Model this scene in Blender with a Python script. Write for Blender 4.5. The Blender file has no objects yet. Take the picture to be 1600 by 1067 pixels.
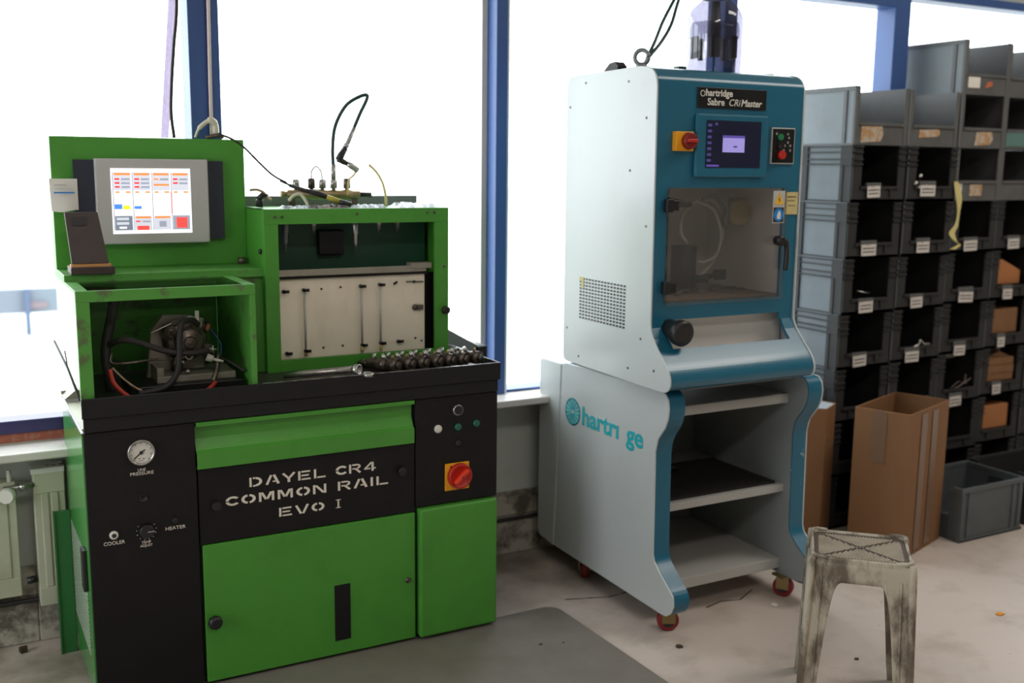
import bpy, math, random
from mathutils import Vector, Matrix
random.seed(7)
C = bpy.context.collection
SC = bpy.context.scene
PI = math.pi

# ------------------------------------------------------------------ camera
F, PITCH, ROLL, YAW = 1646.7, .1649, .0109, .4993
fwd = Vector((math.sin(YAW)*math.cos(PITCH), math.cos(YAW)*math.cos(PITCH), -math.sin(PITCH)))
rgt = Vector((math.cos(YAW), -math.sin(YAW), 0))
upv = rgt.cross(fwd)
r2 = rgt*math.cos(ROLL)+upv*math.sin(ROLL)
u2 = -rgt*math.sin(ROLL)+upv*math.cos(ROLL)
cd = bpy.data.cameras.new('camera')
cam = bpy.data.objects.new('camera', cd); C.objects.link(cam)
cam.matrix_world = Matrix(((r2.x, u2.x, -fwd.x, 0), (r2.y, u2.y, -fwd.y, 0), (r2.z, u2.z, -fwd.z, 1.5), (0, 0, 0, 1)))
cd.sensor_width = 36; cd.lens = F/1600*36; cd.clip_start = .05; cd.clip_end = 300
cd.dof.use_dof = True; cd.dof.focus_distance = 2.95; cd.dof.aperture_fstop = 2.0
SC.camera = cam
# ------------------------------------------------------------------ sky, lamps, exposure
W = bpy.data.worlds.new('sky'); SC.world = W; W.use_nodes = True
bg = W.node_tree.nodes['Background']
bg.inputs[0].default_value = (.93, .97, 1.0, 1); bg.inputs[1].default_value = 5.5
def area(name, loc, rot, sx, sy, power, col, portal=False):
    l = bpy.data.lights.new(name, 'AREA'); l.shape = 'RECTANGLE'; l.size = sx; l.size_y = sy
    l.energy = power; l.color = col
    o = bpy.data.objects.new(name, l); C.objects.link(o); o.location = loc; o.rotation_euler = rot
    if portal: l.cycles.is_portal = True
    return o
# unseen fill lamp added behind the camera, then overhead lamp read from shadows
for (lx, ly, sx, sy, pw) in ((.5, -.5, 1.6, .5, 34), (4.0, 1.55, 1.8, .9, 42)):
    area('fill_and_ceiling_lamp', (lx, ly, 3.28), (0, 0, 0), sx, sy, pw, (1.0, .93, .85))
area('window_portal', (3.0, 3.60, 1.48), (-PI/2, 0, 0), 9.4, 1.55, 1, (1, 1, 1), True)
area('side_window_portal', (-2.45, 1.9, 1.65), (0, -PI/2, 0), 1.5, 1.8, 1, (1, 1, 1), True)
SC.view_settings.view_transform = 'Standard'; SC.view_settings.look = 'None'
SC.view_settings.exposure = 0.0; SC.view_settings.gamma = 1; SC.view_settings.use_curve_mapping = False
try:
    SC.cycles.max_bounces = 7; SC.cycles.diffuse_bounces = 4; SC.cycles.transparent_max_bounces = 12
    SC.cycles.sample_clamp_indirect = 6; SC.cycles.caustics_reflective = False; SC.cycles.caustics_refractive = False
except Exception: pass

# ------------------------------------------------------------------ materials
def lin(h):
    h = h.lstrip('#'); o = []
    for i in (0, 2, 4):
        c = int(h[i:i+2], 16)/255
        o.append(c/12.92 if c <= .04045 else ((c+.055)/1.055)**2.4)
    return tuple(o)
MATS = {}
def mat(name, col, rough=.5, metal=0., dirt=None, dscale=6., damt=(.5, .75), dstr=.6, bump=0., bscale=60., emit=0., alpha=None, coat=0., rvar=0., spec=None, stretch=(1, 1, 1)):
    if isinstance(col, str): col = lin(col)
    m = bpy.data.materials.new(name); m.use_nodes = True; nt = m.node_tree; N = nt.nodes; L = nt.links
    b = N['Principled BSDF']
    b.inputs['Base Color'].default_value = (*col, 1); b.inputs['Roughness'].default_value = rough
    b.inputs['Metallic'].default_value = metal
    if coat: b.inputs['Coat Weight'].default_value = coat; b.inputs['Coat Roughness'].default_value = .15
    if spec is not None: b.inputs['Specular IOR Level'].default_value = spec
    if emit:
        b.inputs['Emission Color'].default_value = (*col, 1); b.inputs['Emission Strength'].default_value = emit
    if dirt or bump or rvar:
        tc = N.new('ShaderNodeTexCoord')
        mp = N.new('ShaderNodeMapping'); L.new(tc.outputs['Object'], mp.inputs[0]); mp.inputs['Scale'].default_value = stretch
    if dirt:
        if isinstance(dirt, str): dirt = lin(dirt)
        n = N.new('ShaderNodeTexNoise'); n.inputs['Scale'].default_value = dscale; n.inputs['Detail'].default_value = 8; n.inputs['Roughness'].default_value = .65
        L.new(mp.outputs[0], n.inputs['Vector'])
        r = N.new('ShaderNodeMapRange'); r.inputs['From Min'].default_value = damt[0]; r.inputs['From Max'].default_value = damt[1]; r.inputs['To Max'].default_value = dstr
        L.new(n.outputs['Fac'], r.inputs['Value'])
        mx = N.new('ShaderNodeMix'); mx.data_type = 'RGBA'
        mx.inputs['A'].default_value = (*col, 1); mx.inputs['B'].default_value = (*dirt, 1)
        L.new(r.outputs[0], mx.inputs['Factor']); L.new(mx.outputs['Result'], b.inputs['Base Color'])
    if rvar:
        n2 = N.new('ShaderNodeTexNoise'); n2.inputs['Scale'].default_value = 9; L.new(mp.outputs[0], n2.inputs['Vector'])
        r3 = N.new('ShaderNodeMapRange'); r3.inputs['To Min'].default_value = rough-rvar; r3.inputs['To Max'].default_value = rough+rvar
        L.new(n2.outputs['Fac'], r3.inputs['Value']); L.new(r3.outputs[0], b.inputs['Roughness'])
    if bump:
        n3 = N.new('ShaderNodeTexNoise'); n3.inputs['Scale'].default_value = bscale; n3.inputs['Detail'].default_value = 6
        L.new(mp.outputs[0], n3.inputs['Vector'])
        bp = N.new('ShaderNodeBump'); bp.inputs['Strength'].default_value = bump; bp.inputs['Distance'].default_value = .004
        L.new(n3.outputs['Fac'], bp.inputs['Height']); L.new(bp.outputs[0], b.inputs['Normal'])
    MATS[name] = m
    return m
def clear_pane(name, tint, gloss):
    m = bpy.data.materials.new(name); m.use_nodes = True; nt = m.node_tree; N = nt.nodes; L = nt.links
    N.remove(N['Principled BSDF'])
    t = N.new('ShaderNodeBsdfTransparent'); t.inputs[0].default_value = (*tint, 1)
    g = N.new('ShaderNodeBsdfGlossy'); g.inputs['Roughness'].default_value = .06
    mx = N.new('ShaderNodeMixShader'); mx.inputs[0].default_value = gloss
    L.new(t.outputs[0], mx.inputs[1]); L.new(g.outputs[0], mx.inputs[2]); L.new(mx.outputs[0], N['Material Output'].inputs[0])
    return m
green = mat('green_paint', (.070, .30, .035), .38, dirt=(.045, .19, .03), dscale=5, damt=(.5, .8), dstr=.5, bump=.05, bscale=250)
green_worn = mat('green_paint_worn', (.080, .30, .045), .42, dirt=(.10, .075, .06), dscale=19, damt=(.55, .63), dstr=.7)
green_side = mat('green_sheet', (.03, .17, .045), .3)
green_gloss = mat('green_gloss', (.05, .26, .05), .22, coat=.3)
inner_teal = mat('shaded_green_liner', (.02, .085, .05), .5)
black = mat('black_paint', (.008, .007, .008), .5, dirt=(.014, .013, .013), dscale=14, dstr=.6, spec=.3)
black2 = mat('black_satin', (.009, .009, .010), .38, spec=.35)
blackp = mat('black_plastic', (.012, .012, .013), .4)
rubber = mat('black_rubber', (.016, .014, .014), .6)
traym = mat('tray_steel', (.07, .068, .062), .42, .6, dirt=(.02, .02, .018), dscale=12, dstr=.8)
blade = mat('worn_edge_steel', (.32, .32, .34), .35, .8, dirt=(.03, .03, .03), dscale=60, damt=(.45, .6), dstr=.8)
cream = mat('cream_plate', (.90, .82, .68), .45, dirt=(.55, .42, .24), dscale=5, damt=(.52, .8), dstr=.45, stretch=(1, 1, .45))
steel = mat('steel', (.45, .44, .42), .32, .9, dirt=(.12, .10, .08), dscale=25, dstr=.7)
darksteel = mat('oily_steel', (.19, .155, .13), .38, .7, dirt=(.04, .03, .026), dscale=40, damt=(.4, .6), dstr=.9)
brass = mat('brass', (.36, .27, .15), .45, .7, dirt=(.16, .11, .06), dscale=30, dstr=.8)
bezel = mat('grey_bezel', (.50, .50, .49), .4)
navy = mat('dark_blue_strip', (.025, .03, .05), .35)
wood_dark = mat('dark_stained_wood', (.045, .03, .028), .5, dirt=(.02, .014, .014), dscale=20, dstr=.6)
wood_edge = mat('bare_wood_edge', (.55, .27, .09), .6)
paper = mat('paper', (.72, .70, .64), .8)
cardw = mat('label_card', (.62, .58, .54), .7, dirt=(.30, .27, .24), dscale=40, damt=(.5, .6), dstr=.6)
ink = mat('ink', (.03, .03, .035), .7)
creamtext = mat('stencil_lettering', (.80, .74, .64), .5)
orange = mat('orange_yellow', (.85, .36, .01), .45)
red = mat('red_plastic', (.50, .02, .012), .4)
redk = mat('red_switch_knob', (.75, .045, .015), .35)
white_side = mat('white_powdercoat', (.53, .57, .58), .34, dirt=(.46, .49, .48), dscale=3, dstr=.5, coat=.25)
cabgrey_shaded = mat('grey_cabinet_shaded', (.17, .18, .175), .5)  # grey darkened in the colour for the shade inside the trolley
shelfm = mat('shelf_grey', (.42, .42, .40), .42)
innerp_shaded = mat('trolley_inside_shaded_grey', (.23, .25, .25), .45)  # inner panel faces, colour taken darker for the shade between the shelves
innerg = mat('chamber_grey', (.74, .72, .69), .4)
blue = mat('blue_powdercoat', (.012, .135, .225), .30, coat=.35)
blue_worn = mat('blue_powdercoat_chipped', (.012, .13, .215), .32, dirt=(.45, .50, .52), dscale=22, damt=(.66, .70), dstr=.8)
blue_knob = mat('green_lens', (.01, .12, .08), .3)
teal = mat('teal_lettering', (.01, .40, .46), .5)
pink = mat('light_tube', (.55, .53, .50), .5)
concrete = mat('wall_plaster', (.56, .60, .57), .8, dirt=(.28, .27, .23), dscale=2.2, damt=(.5, .8), dstr=.7, bump=.3, bscale=30)
ceilm = mat('ceiling_paint', (.62, .58, .53), .9)
roomw = mat('room_wall', (.42, .40, .36), .9)
plinthm = mat('crumbling_plinth', (.44, .41, .35), .9, dirt=(.06, .05, .04), dscale=6, damt=(.46, .58), dstr=.85, bump=1.0, bscale=28)
sillm = mat('stone_sill', (.66, .62, .60), .4, dirt=(.38, .32, .24), dscale=4, damt=(.5, .75), dstr=.8, stretch=(1, 2.5, 3))
brickred = mat('brick_red_edge', (.42, .12, .08), .8, dirt=(.55, .4, .35), dscale=60, dstr=.7)
frameblue = mat('blue_window_frame', (.045, .105, .30), .4)
framedeep = mat('blue_rail', (.035, .028, .12), .4)
lilac = None
pane_m = clear_pane('window_glass', (.97, .985, .98), .035)
tint_m = clear_pane('smoked_acrylic', (.92, .90, .89), .13)
lilac = clear_pane('lilac_strip', (.40, .365, .43), .03)
cglass = clear_pane('dark_roof_glass', (.70, .72, .70), .22)
radm = mat('radiator_cream', (.50, .52, .40), .45, dirt=(.34, .33, .24), dscale=4, dstr=.6)
radw = mat('radiator_white', (.72, .72, .68), .4)
yellow = mat('sticker_yellow', (.85, .50, .02), .5)
stblue = mat('sticker_blue', (.01, .22, .62), .5)
note = mat('yellow_note', (.62, .53, .24), .8, dirt=(.30, .24, .10), dscale=50, dstr=.6)
mustard = mat('mustard_plastic', (.36, .29, .10), .5)
card = mat('cardboard', (.23, .112, .046), .7, dirt=(.15, .065, .026), dscale=3.5, damt=(.45, .8), dstr=.6, stretch=(1, 1, .35))
tape = mat('parcel_tape', (.20, .12, .075), .28)
cardin = mat('cardboard_orange', (.40, .16, .055), .8)
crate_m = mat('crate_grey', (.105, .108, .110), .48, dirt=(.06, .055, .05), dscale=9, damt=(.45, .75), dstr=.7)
lit_crate_side2 = mat('lit_crate_side_blue_grey', (.105, .132, .148), .5, dirt=(.08, .09, .095), dscale=5, damt=(.5, .8), dstr=.6)  # left sides of ribbed crates, window light and haze put into the colour
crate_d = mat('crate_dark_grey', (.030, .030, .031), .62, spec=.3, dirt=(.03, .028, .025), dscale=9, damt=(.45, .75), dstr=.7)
lit_crate_side = mat('lit_crate_side_grey', (.175, .21, .225), .45, dirt=(.14, .15, .15), dscale=5, damt=(.5, .8), dstr=.6)  # left sides painted paler for the window light and haze on them
crate_teal = mat('crate_teal', (.10, .20, .18), .5)
rust = mat('torn_label', (.42, .24, .10), .8, dirt=(.45, .40, .34), dscale=30, damt=(.45, .55), dstr=.9)
rustred = mat('rust_red_label', (.45, .13, .06), .8)
stoolm = mat('dirty_cream_plastic', (.46, .42, .34), .5, dirt=(.10, .075, .05), dscale=9, damt=(.45, .60), dstr=.9, bump=.2, bscale=40, stretch=(1.4, 1.4, .6))
stoolseat = mat('stool_seat', (.58, .52, .43), .6, dirt=(.20, .15, .11), dscale=9, damt=(.45, .75), dstr=.7)
stoolgroove = mat('stool_groove', (.11, .088, .07), .8)
matm = mat('grey_floor_mat', (.165, .147, .125), .5, dirt=(.215, .20, .18), dscale=3.0, damt=(.4, .7), dstr=.9, rvar=.14)
spot = mat('dark_spot', (.05, .035, .02), .8)
leafm = mat('orange_scrap', (.70, .28, .01), .7)
film_glint = mat('film_and_highlight', (.40, .45, .50), .25)  # clear film of the bags, also the pale highlight on a box top
greenhose = mat('dark_green_hose', (.012, .045, .04), .35)
straw = mat('clear_yellow_tube', (.62, .50, .18), .35)
bulbm = mat('yellowed_plastic', (.60, .58, .44), .4)
ropem = mat('pale_rope', (.68, .60, .56), .8)
redhose = mat('red_hose', (.45, .035, .02), .4)
bluewire = mat('blue_wire', (.015, .08, .18), .5)
zinc = mat('zinc_yellow', (.26, .19, .08), .4, .6)
pumpblk = mat('pump_alloy_plate', (.30, .28, .23), .5, .3, dirt=(.16, .13, .10), dscale=8, dstr=.7)
greyknob = mat('grey_metal_box', (.20, .22, .23), .4, .4)
outer = mat('outside_ground', (.55, .55, .52), .9)
outblue = mat('pale_blue_rail', (.125, .15, .19), .6)
outpost = mat('blue_post', (.06, .09, .16), .6)
outred = mat('reddish_bar', (.16, .12, .14), .6)

def floor_mat():
    m = bpy.data.materials.new('worn_floor'); m.use_nodes = True; nt = m.node_tree; N = nt.nodes; L = nt.links
    b = N['Principled BSDF']; tc = N.new('ShaderNodeTexCoord')
    def noise(scale, detail=8, rough=.6):
        n = N.new('ShaderNodeTexNoise'); n.inputs['Scale'].default_value = scale; n.inputs['Detail'].default_value = detail; n.inputs['Roughness'].default_value = rough
        L.new(tc.outputs['Object'], n.inputs['Vector']); return n.outputs['Fac']
    def rng(src, a, c, t0=0., t1=1.):
        r = N.new('ShaderNodeMapRange'); r.inputs['From Min'].default_value = a; r.inputs['From Max'].default_value = c
        r.inputs['To Min'].default_value = t0; r.inputs['To Max'].default_value = t1; L.new(src, r.inputs['Value']); return r.outputs[0]
    def mix(f, a, c):
        x = N.new('ShaderNodeMix'); x.data_type = 'RGBA'
        if isinstance(a, tuple): x.inputs['A'].default_value = (*a, 1)
        else: L.new(a, x.inputs['A'])
        x.inputs['B'].default_value = (*c, 1); L.new(f, x.inputs['Factor']); return x.outputs['Result']
    c = mix(rng(noise(1.3), .4, .7, 0, .6), (.60, .52, .47), (.50, .45, .40))
    c = mix(rng(noise(5), .50, .72, 0, .6), c, (.34, .28, .225))
    c = mix(rng(noise(38, 3), .70, .76, 0, .8), c, (.12, .10, .08))
    # dirt that has gathered along the window wall
    sx = N.new('ShaderNodeSeparateXYZ'); L.new(tc.outputs['Object'], sx.inputs[0])
    d = rng(sx.outputs['Y'], 2.5, 3.4, 0, .9)
    mu = N.new('ShaderNodeMath'); mu.operation = 'MULTIPLY'; L.new(d, mu.inputs[0]); L.new(rng(noise(3.6), .38, .62), mu.inputs[1])
    c = mix(mu.outputs[0], c, (.20, .17, .125))
    L.new(c, b.inputs['Base Color']); b.inputs['Roughness'].default_value = .5
    bp = N.new('ShaderNodeBump'); bp.inputs['Strength'].default_value = .15; bp.inputs['Distance'].default_value = .004
    L.new(noise(22), bp.inputs['Height']); L.new(bp.outputs[0], b.inputs['Normal'])
    return m
floorm = floor_mat()

# ------------------------------------------------------------------ mesh helpers
class M:
    def __init__(s): s.v = []; s.f = []; s.mi = []; s.sm = []; s.k = 0
    def add(s, vs, fs, smooth=False):
        n = len(s.v); s.v += [tuple(v) for v in vs]
        for f in fs: s.f.append(tuple(i+n for i in f)); s.mi.append(s.k); s.sm.append(smooth)
        return s
    def m(s, k): s.k = k; return s
    def box(s, x0, x1, y0, y1, z0, z1):
        if x0 > x1: x0, x1 = x1, x0
        if y0 > y1: y0, y1 = y1, y0
        if z0 > z1: z0, z1 = z1, z0
        v = [(x0,y0,z0),(x1,y0,z0),(x1,y1,z0),(x0,y1,z0),(x0,y0,z1),(x1,y0,z1),(x1,y1,z1),(x0,y1,z1)]
        return s.add(v, [(0,3,2,1),(4,5,6,7),(0,1,5,4),(1,2,6,5),(2,3,7,6),(3,0,4,7)])
    def prism(s, poly, axis, a, b, smooth=False):
        """poly: 2-D points. axis x: (y,z); y: (x,z); z: (x,y)"""
        def P(p, t):
            return (t, p[0], p[1]) if axis == 'x' else (p[0], t, p[1]) if axis == 'y' else (p[0], p[1], t)
        ar = sum(poly[i][0]*poly[(i+1) % len(poly)][1]-poly[(i+1) % len(poly)][0]*poly[i][1] for i in range(len(poly)))
        if ar < 0: poly = poly[::-1]
        if a > b: a, b = b, a
        n = len(poly); v = [P(p, a) for p in poly]+[P(p, b) for p in poly]
        lo = tuple(range(n))[::-1]; hi = tuple(range(n, 2*n)); side = [(i, (i+1) % n, n+(i+1) % n, n+i) for i in range(n)]
        if axis == 'y': lo = lo[::-1]; hi = hi[::-1]; side = [f[::-1] for f in side]
        s.add(v, [lo, hi]); m = len(s.v)-2*n
        for f in side: s.f.append(tuple(i+m for i in f)); s.mi.append(s.k); s.sm.append(smooth)
        return s
    def strip(s, pts, axis, a, b, th):
        """thick ribbon following an open polyline, thickened to the left of travel"""
        off = []
        for i, p in enumerate(pts):
            d = Vector((0, 0))
            if i > 0: d += (Vector(p)-Vector(pts[i-1])).normalized()
            if i < len(pts)-1: d += (Vector(pts[i+1])-Vector(p)).normalized()
            d.normalize(); off.append((p[0]-d.y*th, p[1]+d.x*th))
        for i in range(len(pts)-1):
            s.prism([pts[i], pts[i+1], off[i+1], off[i]], axis, a, b)
        return s
    def tube(s, pts, r, seg=8, cap=True, smooth=True):
        pts = [Vector(p) for p in pts]; n = len(pts)
        rr = r if isinstance(r, (list, tuple)) else [r]*n
        t0 = (pts[1]-pts[0]).normalized()
        a = Vector((0, 0, 1)) if abs(t0.z) < .9 else Vector((1, 0, 0))
        u = t0.cross(a).normalized(); vs = []
        for i, p in enumerate(pts):
            t = (pts[min(i+1, n-1)]-pts[max(i-1, 0)]).normalized()
            u = (u-t*u.dot(t)).normalized(); w = t.cross(u)
            for k in range(seg):
                q = 2*PI*k/seg; vs.append(p+(u*math.cos(q)+w*math.sin(q))*rr[i])
        fs = [(i*seg+k, i*seg+(k+1) % seg, (i+1)*seg+(k+1) % seg, (i+1)*seg+k) for i in range(n-1) for k in range(seg)]
        s.add(vs, fs, smooth)
        if cap:
            m = len(s.v)-len(vs)
            for f in (tuple(range(seg))[::-1], tuple(range((n-1)*seg, n*seg))):
                s.f.append(tuple(i+m for i in f)); s.mi.append(s.k); s.sm.append(False)
        return s
    def cyl(s, p0, p1, r, seg=16, r1=None): return s.tube([p0, p1], [r, r if r1 is None else r1], seg)
    def lathe(s, base, axis, prof, seg=20):
        """prof: (distance along axis, radius)"""
        base = Vector(base); ax = Vector(axis).normalized()
        pts = [base+ax*h for h, _ in prof]
        a = Vector((0, 0, 1)) if abs(ax.z) < .9 else Vector((1, 0, 0))
        u = ax.cross(a).normalized(); w = ax.cross(u); vs = []
        for p, (_, r) in zip(pts, prof):
            for k in range(seg):
                q = 2*PI*k/seg; vs.append(p+(u*math.cos(q)+w*math.sin(q))*r)
        n = len(prof)
        fs = [(i*seg+k, i*seg+(k+1) % seg, (i+1)*seg+(k+1) % seg, (i+1)*seg+k) for i in range(n-1) for k in range(seg)]
        s.add(vs, fs, True); m = len(s.v)-len(vs)
        for f in (tuple(range(seg))[::-1], tuple(range((n-1)*seg, n*seg))):
            s.f.append(tuple(i+m for i in f)); s.mi.append(s.k); s.sm.append(False)
        return s
    def ring(s, c, axis, R, r, seg=24, rs=8, a0=0, a1=2*PI):
        c = Vector(c); ax = Vector(axis).normalized()
        a = Vector((0, 0, 1)) if abs(ax.z) < .9 else Vector((1, 0, 0))
        u = ax.cross(a).normalized(); w = ax.cross(u)
        pts = [c+(u*math.cos(a0+(a1-a0)*i/seg)+w*math.sin(a0+(a1-a0)*i/seg))*R for i in range(seg+1)]
        return s.tube(pts, r, rs)
    def sphere(s, c, r, seg=12, rings=8, sq=(1, 1, 1)):
        prof = [(-r*math.cos(PI*i/rings), max(1e-4, r*math.sin(PI*i/rings))) for i in range(rings+1)]
        n0 = len(s.v); s.lathe(c, (0, 0, 1), prof, seg)
        for i in range(n0, len(s.v)):
            x, y, z = s.v[i]; s.v[i] = (c[0]+(x-c[0])*sq[0], c[1]+(y-c[1])*sq[1], c[2]+(z-c[2])*sq[2])
        return s
    def quad(s, a, b, c, d): return s.add([a, b, c, d], [(0, 1, 2, 3)])
    def rot(s, c, ang, axis='Z', start=0):
        R = Matrix.Rotation(ang, 3, axis); c = Vector(c)
        for i in range(start, len(s.v)): s.v[i] = tuple(R @ (Vector(s.v[i])-c)+c)
        return s
    def build(s, name, mats, parent=None, bevel=0., seg=2, label=None):
        me = bpy.data.meshes.new(name)
        org = Vector((0, 0, 0)); p = parent
        while p is not None: org += p.location; p = p.parent
        me.from_pydata([tuple(Vector(v)-org) for v in s.v], [], s.f)
        if not isinstance(mats, (list, tuple)): mats = [mats]
        for m_ in mats: me.materials.append(m_)
        me.polygons.foreach_set('material_index', s.mi); me.polygons.foreach_set('use_smooth', s.sm); me.update()
        o = bpy.data.objects.new(name, me); C.objects.link(o)
        if parent is not None: o.parent = parent
        if bevel:
            b = o.modifiers.new('b', 'BEVEL'); b.width = bevel; b.segments = seg; b.limit_method = 'ANGLE'; b.angle_limit = .6
        if label: o['label'] = label
        return o
def bx(*a): return M().box(*a)
def tag(o, label, cat, group=None, kind=None):
    o['label'] = label; o['category'] = cat
    if group: o['group'] = group
    if kind: o['kind'] = kind
    return o
def thing(name, label, cat, loc, group=None):
    o = bpy.data.objects.new(name, None); C.objects.link(o); o.location = loc; o.empty_display_size = .05
    return tag(o, label, cat, group)
def solo(m_, name, mats, label, cat, group=None, bevel=0.):
    """a thing that is one mesh, its origin at its base"""
    xs = [v[0] for v in m_.v]; ys = [v[1] for v in m_.v]; zs = [v[2] for v in m_.v]
    c = Vector(((min(xs)+max(xs))/2, (min(ys)+max(ys))/2, min(zs)))
    m_.v = [tuple(Vector(v)-c) for v in m_.v]
    o = m_.build(name, mats, None, bevel); o.location = c
    return tag(o, label, cat, group)
def struct(m_, name, mats, parent=None, bevel=0.):
    o = m_.build(name, mats, parent, bevel)
    if parent is None: o['kind'] = 'structure'
    return o
def spline(pts, n=8):
    P = [Vector(p) for p in pts]; P = [P[0]*2-P[1]]+P+[P[-1]*2-P[-2]]; out = []
    for i in range(1, len(P)-2):
        for k in range(n):
            t = k/n; a, b, c, d = P[i-1], P[i], P[i+1], P[i+2]
            out.append(.5*((2*b)+(c-a)*t+(2*a-5*b+4*c-d)*t*t+(3*b-a-3*c+d)*t**3))
    out.append(P[-2]); return out
def soft(pts, r=.02, n=4, closed=False):
    """rounds the corners of a 2-D outline"""
    P = [Vector(p) for p in pts]; N = len(P); out = []
    for i, p in enumerate(P):
        if not closed and i in (0, N-1): out.append(tuple(p)); continue
        a, b = P[i-1], P[(i+1) % N]
        la, lb = (a-p).length, (b-p).length
        A = p+(a-p).normalized()*min(r, la*.48); B = p+(b-p).normalized()*min(r, lb*.48)
        for k in range(n+1):
            t = k/n; out.append(tuple((1-t)**2*A+2*t*(1-t)*p+t*t*B))
    return out
def text(s, size, m_, parent, loc, plane='front', name='lettering', sx=1., bold=0., depth=.0006, shear=0., align='LEFT'):
    """plane front: reads along +x facing -y; side: reads along -y facing -x"""
    cu = bpy.data.curves.new('t', 'FONT'); cu.body = s; cu.size = size; cu.offset = bold; cu.extrude = depth; cu.shear = shear; cu.align_x = align
    cu.resolution_u = 3
    t = bpy.data.objects.new('t', cu); C.objects.link(t)
    dg = bpy.context.evaluated_depsgraph_get(); dg.update()
    me = bpy.data.meshes.new_from_object(t.evaluated_get(dg)); bpy.data.objects.remove(t)
    me.name = name; me.materials.clear(); me.materials.append(m_)
    org = Vector((0, 0, 0)); p = parent
    while p is not None: org += p.location; p = p.parent
    loc = Vector(loc)
    for v in me.vertices:
        x, y, z = v.co; x *= sx
        w = Vector((x, -z, y)) if plane == 'front' else Vector((-z, -x, y))
        v.co = loc+w-org
    o = bpy.data.objects.new(name, me); C.objects.link(o); o.parent = parent
    return o

# ================================================================== SETTING
struct(bx(-2.6, 8, -3.2, 3.6, -.1, 0), 'floor', floorm)
struct(bx(-2.6, 8, -3.2, 3.6, 3.3, 3.4), 'ceiling', ceilm)
struct(bx(-2.6, 8, -3.3, -3.2, 0, 3.3), 'wall_back', roomw)
struct(bx(8, 8.1, -3.2, 3.6, 0, 3.3), 'wall_right', roomw)
struct(bx(-2.6, -2.5, -3.2, 3.6, 0, .7).box(-2.6, -2.5, -3.2, 3.6, 2.4, 3.3).box(-2.6, -2.5, -3.2, 1.0, .7, 2.4).box(-2.6, -2.5, 2.8, 3.6, .7, 2.4), 'wall_left', roomw)
struct(bx(-2.5, 8, 3.5, 3.62, 0, .645).box(-2.5, 8, 3.5, 3.62, 2.29, 3.3).box(-2.5, -1.9, 3.5, 3.62, .645, 2.29), 'wall_window', concrete)
# rough plinth at the foot of the wall, with a pipe chase
pl = M()
for i in range(44):
    x0 = -2.4+i*.2; d = random.uniform(-.001, .002)
    pl.prism([(3.5, 0), (3.462-d, .0), (3.470-d, .13+d), (3.478-d, .137), (3.478-d, .15), (3.470-d, .155), (3.474-d, .225+d*2), (3.5, .245)], 'x', x0, x0+.2)
struct(pl, 'baseboard_window', plinthm, bevel=.006)
struct(M().cyl((-2.4, 3.462, .142), (7.9, 3.462, .142), .007, 8), 'trim_pipe', rubber)
# sill
sl = bx(-1.9, 8, 3.31, 3.52, .628, .654)
struct(sl, 'trim_sill', sillm, bevel=.005)
struct(bx(-1.9, .85, 3.455, 3.5, .652, .684), 'trim_brick_edge', brickred, bevel=.004)
# window bays: glass, rails and one upright each
ups = [(-.33, -.236), (.72, .814), (1.791, 1.837), (2.815, 2.88), (3.767, 3.864), (4.85, 4.945), (5.9, 5.99), (6.95, 7.05)]
for i in range(len(ups)-1):
    x0, x1 = ups[i][1], ups[i+1][0]
    zb = .684 if i == 0 else .654
    zt = 2.252 if i >= 4 else 2.205
    fr = M().box(x0, x1, 3.44, 3.52, zb, zb+(.04 if i == 0 else .010)).box(x0, x1, 3.42, 3.52, zt, 2.29)
    w = struct(bx(x0, x1, 3.50, 3.504, zb+.005, zt+.01), 'window_%d' % (i+1), pane_m)
    fr.build('window_frame', framedeep if i == 0 else frameblue, w, .003)
    if i == 2:
        bx(x0, x0+.012, 3.43, 3.5, zb, zt).build('window_bead', radw, w)
for i, (x0, x1) in enumerate(ups):
    u = M().box(x0, x1, 3.42, 3.53, .645, 2.29)
    o = struct(u, 'trim_mullion', frameblue, bevel=.003)
    if i == 1: bx(x0+.052, x0+.058, 3.412, 3.42, .65, 2.25).build('groove', framedeep, o)
bx(1.768, 1.790, 3.49, 3.53, .66, 2.2).build('trim_seal', paper)['kind'] = 'structure'

# outside
tag(bx(-60, 80, 3.7, 120, -1.3, -1.2).build('ground', outer), 'pale overexposed ground outside the windows', 'ground')['kind'] = 'structure'
rail = thing('roadside_rail', 'pale blue rail with a post, far outside the left window', 'rail', (1.5, 18, -1.2))
bx(-1.2, 1.62, 18, 18.1, -.86, -.47).build('panel', outblue, rail)
bx(1.12, 1.20, 17.9, 17.98, -1.2, -.46).build('post', outpost, rail)
bx(1.2, 1.45, 17.95, 17.99, -.78, -.68).build('bar', outred, rail)

# ================================================================== GREEN TEST BENCH
G0, G1, GY = .302, 1.538, 2.913
bench = thing('test_bench', 'large green and black injector test bench standing on the floor by the window', 'test bench', (.92, 3.17, 0))
bx(.306, 1.53, 2.935, 3.385, .015, .79).build('carcass', black, bench)
bx(G0, .590, GY, 2.935, .015, .79).build('left_panel', black, bench, .002)
bx(1.254, G1, GY, 2.935, .445, .79).build('right_panel', black, bench, .002)
bx(1.252, 1.257, GY+.008, 2.935, .015, .445).build('gap_strip', black, bench)
npn = bx(.594, 1.252, GY+.004, 2.935, .432, .655).build('name_panel', black, bench, .002)
lp = M().box(.298, .304, 2.918, 3.39, .02, .792)
lps = lp.build('side_panel', green_gloss, bench, .001)
bx(.304, .40, 2.96, 3.385, .79, .7915).build('carcass_top', bulbm, bench)
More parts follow.
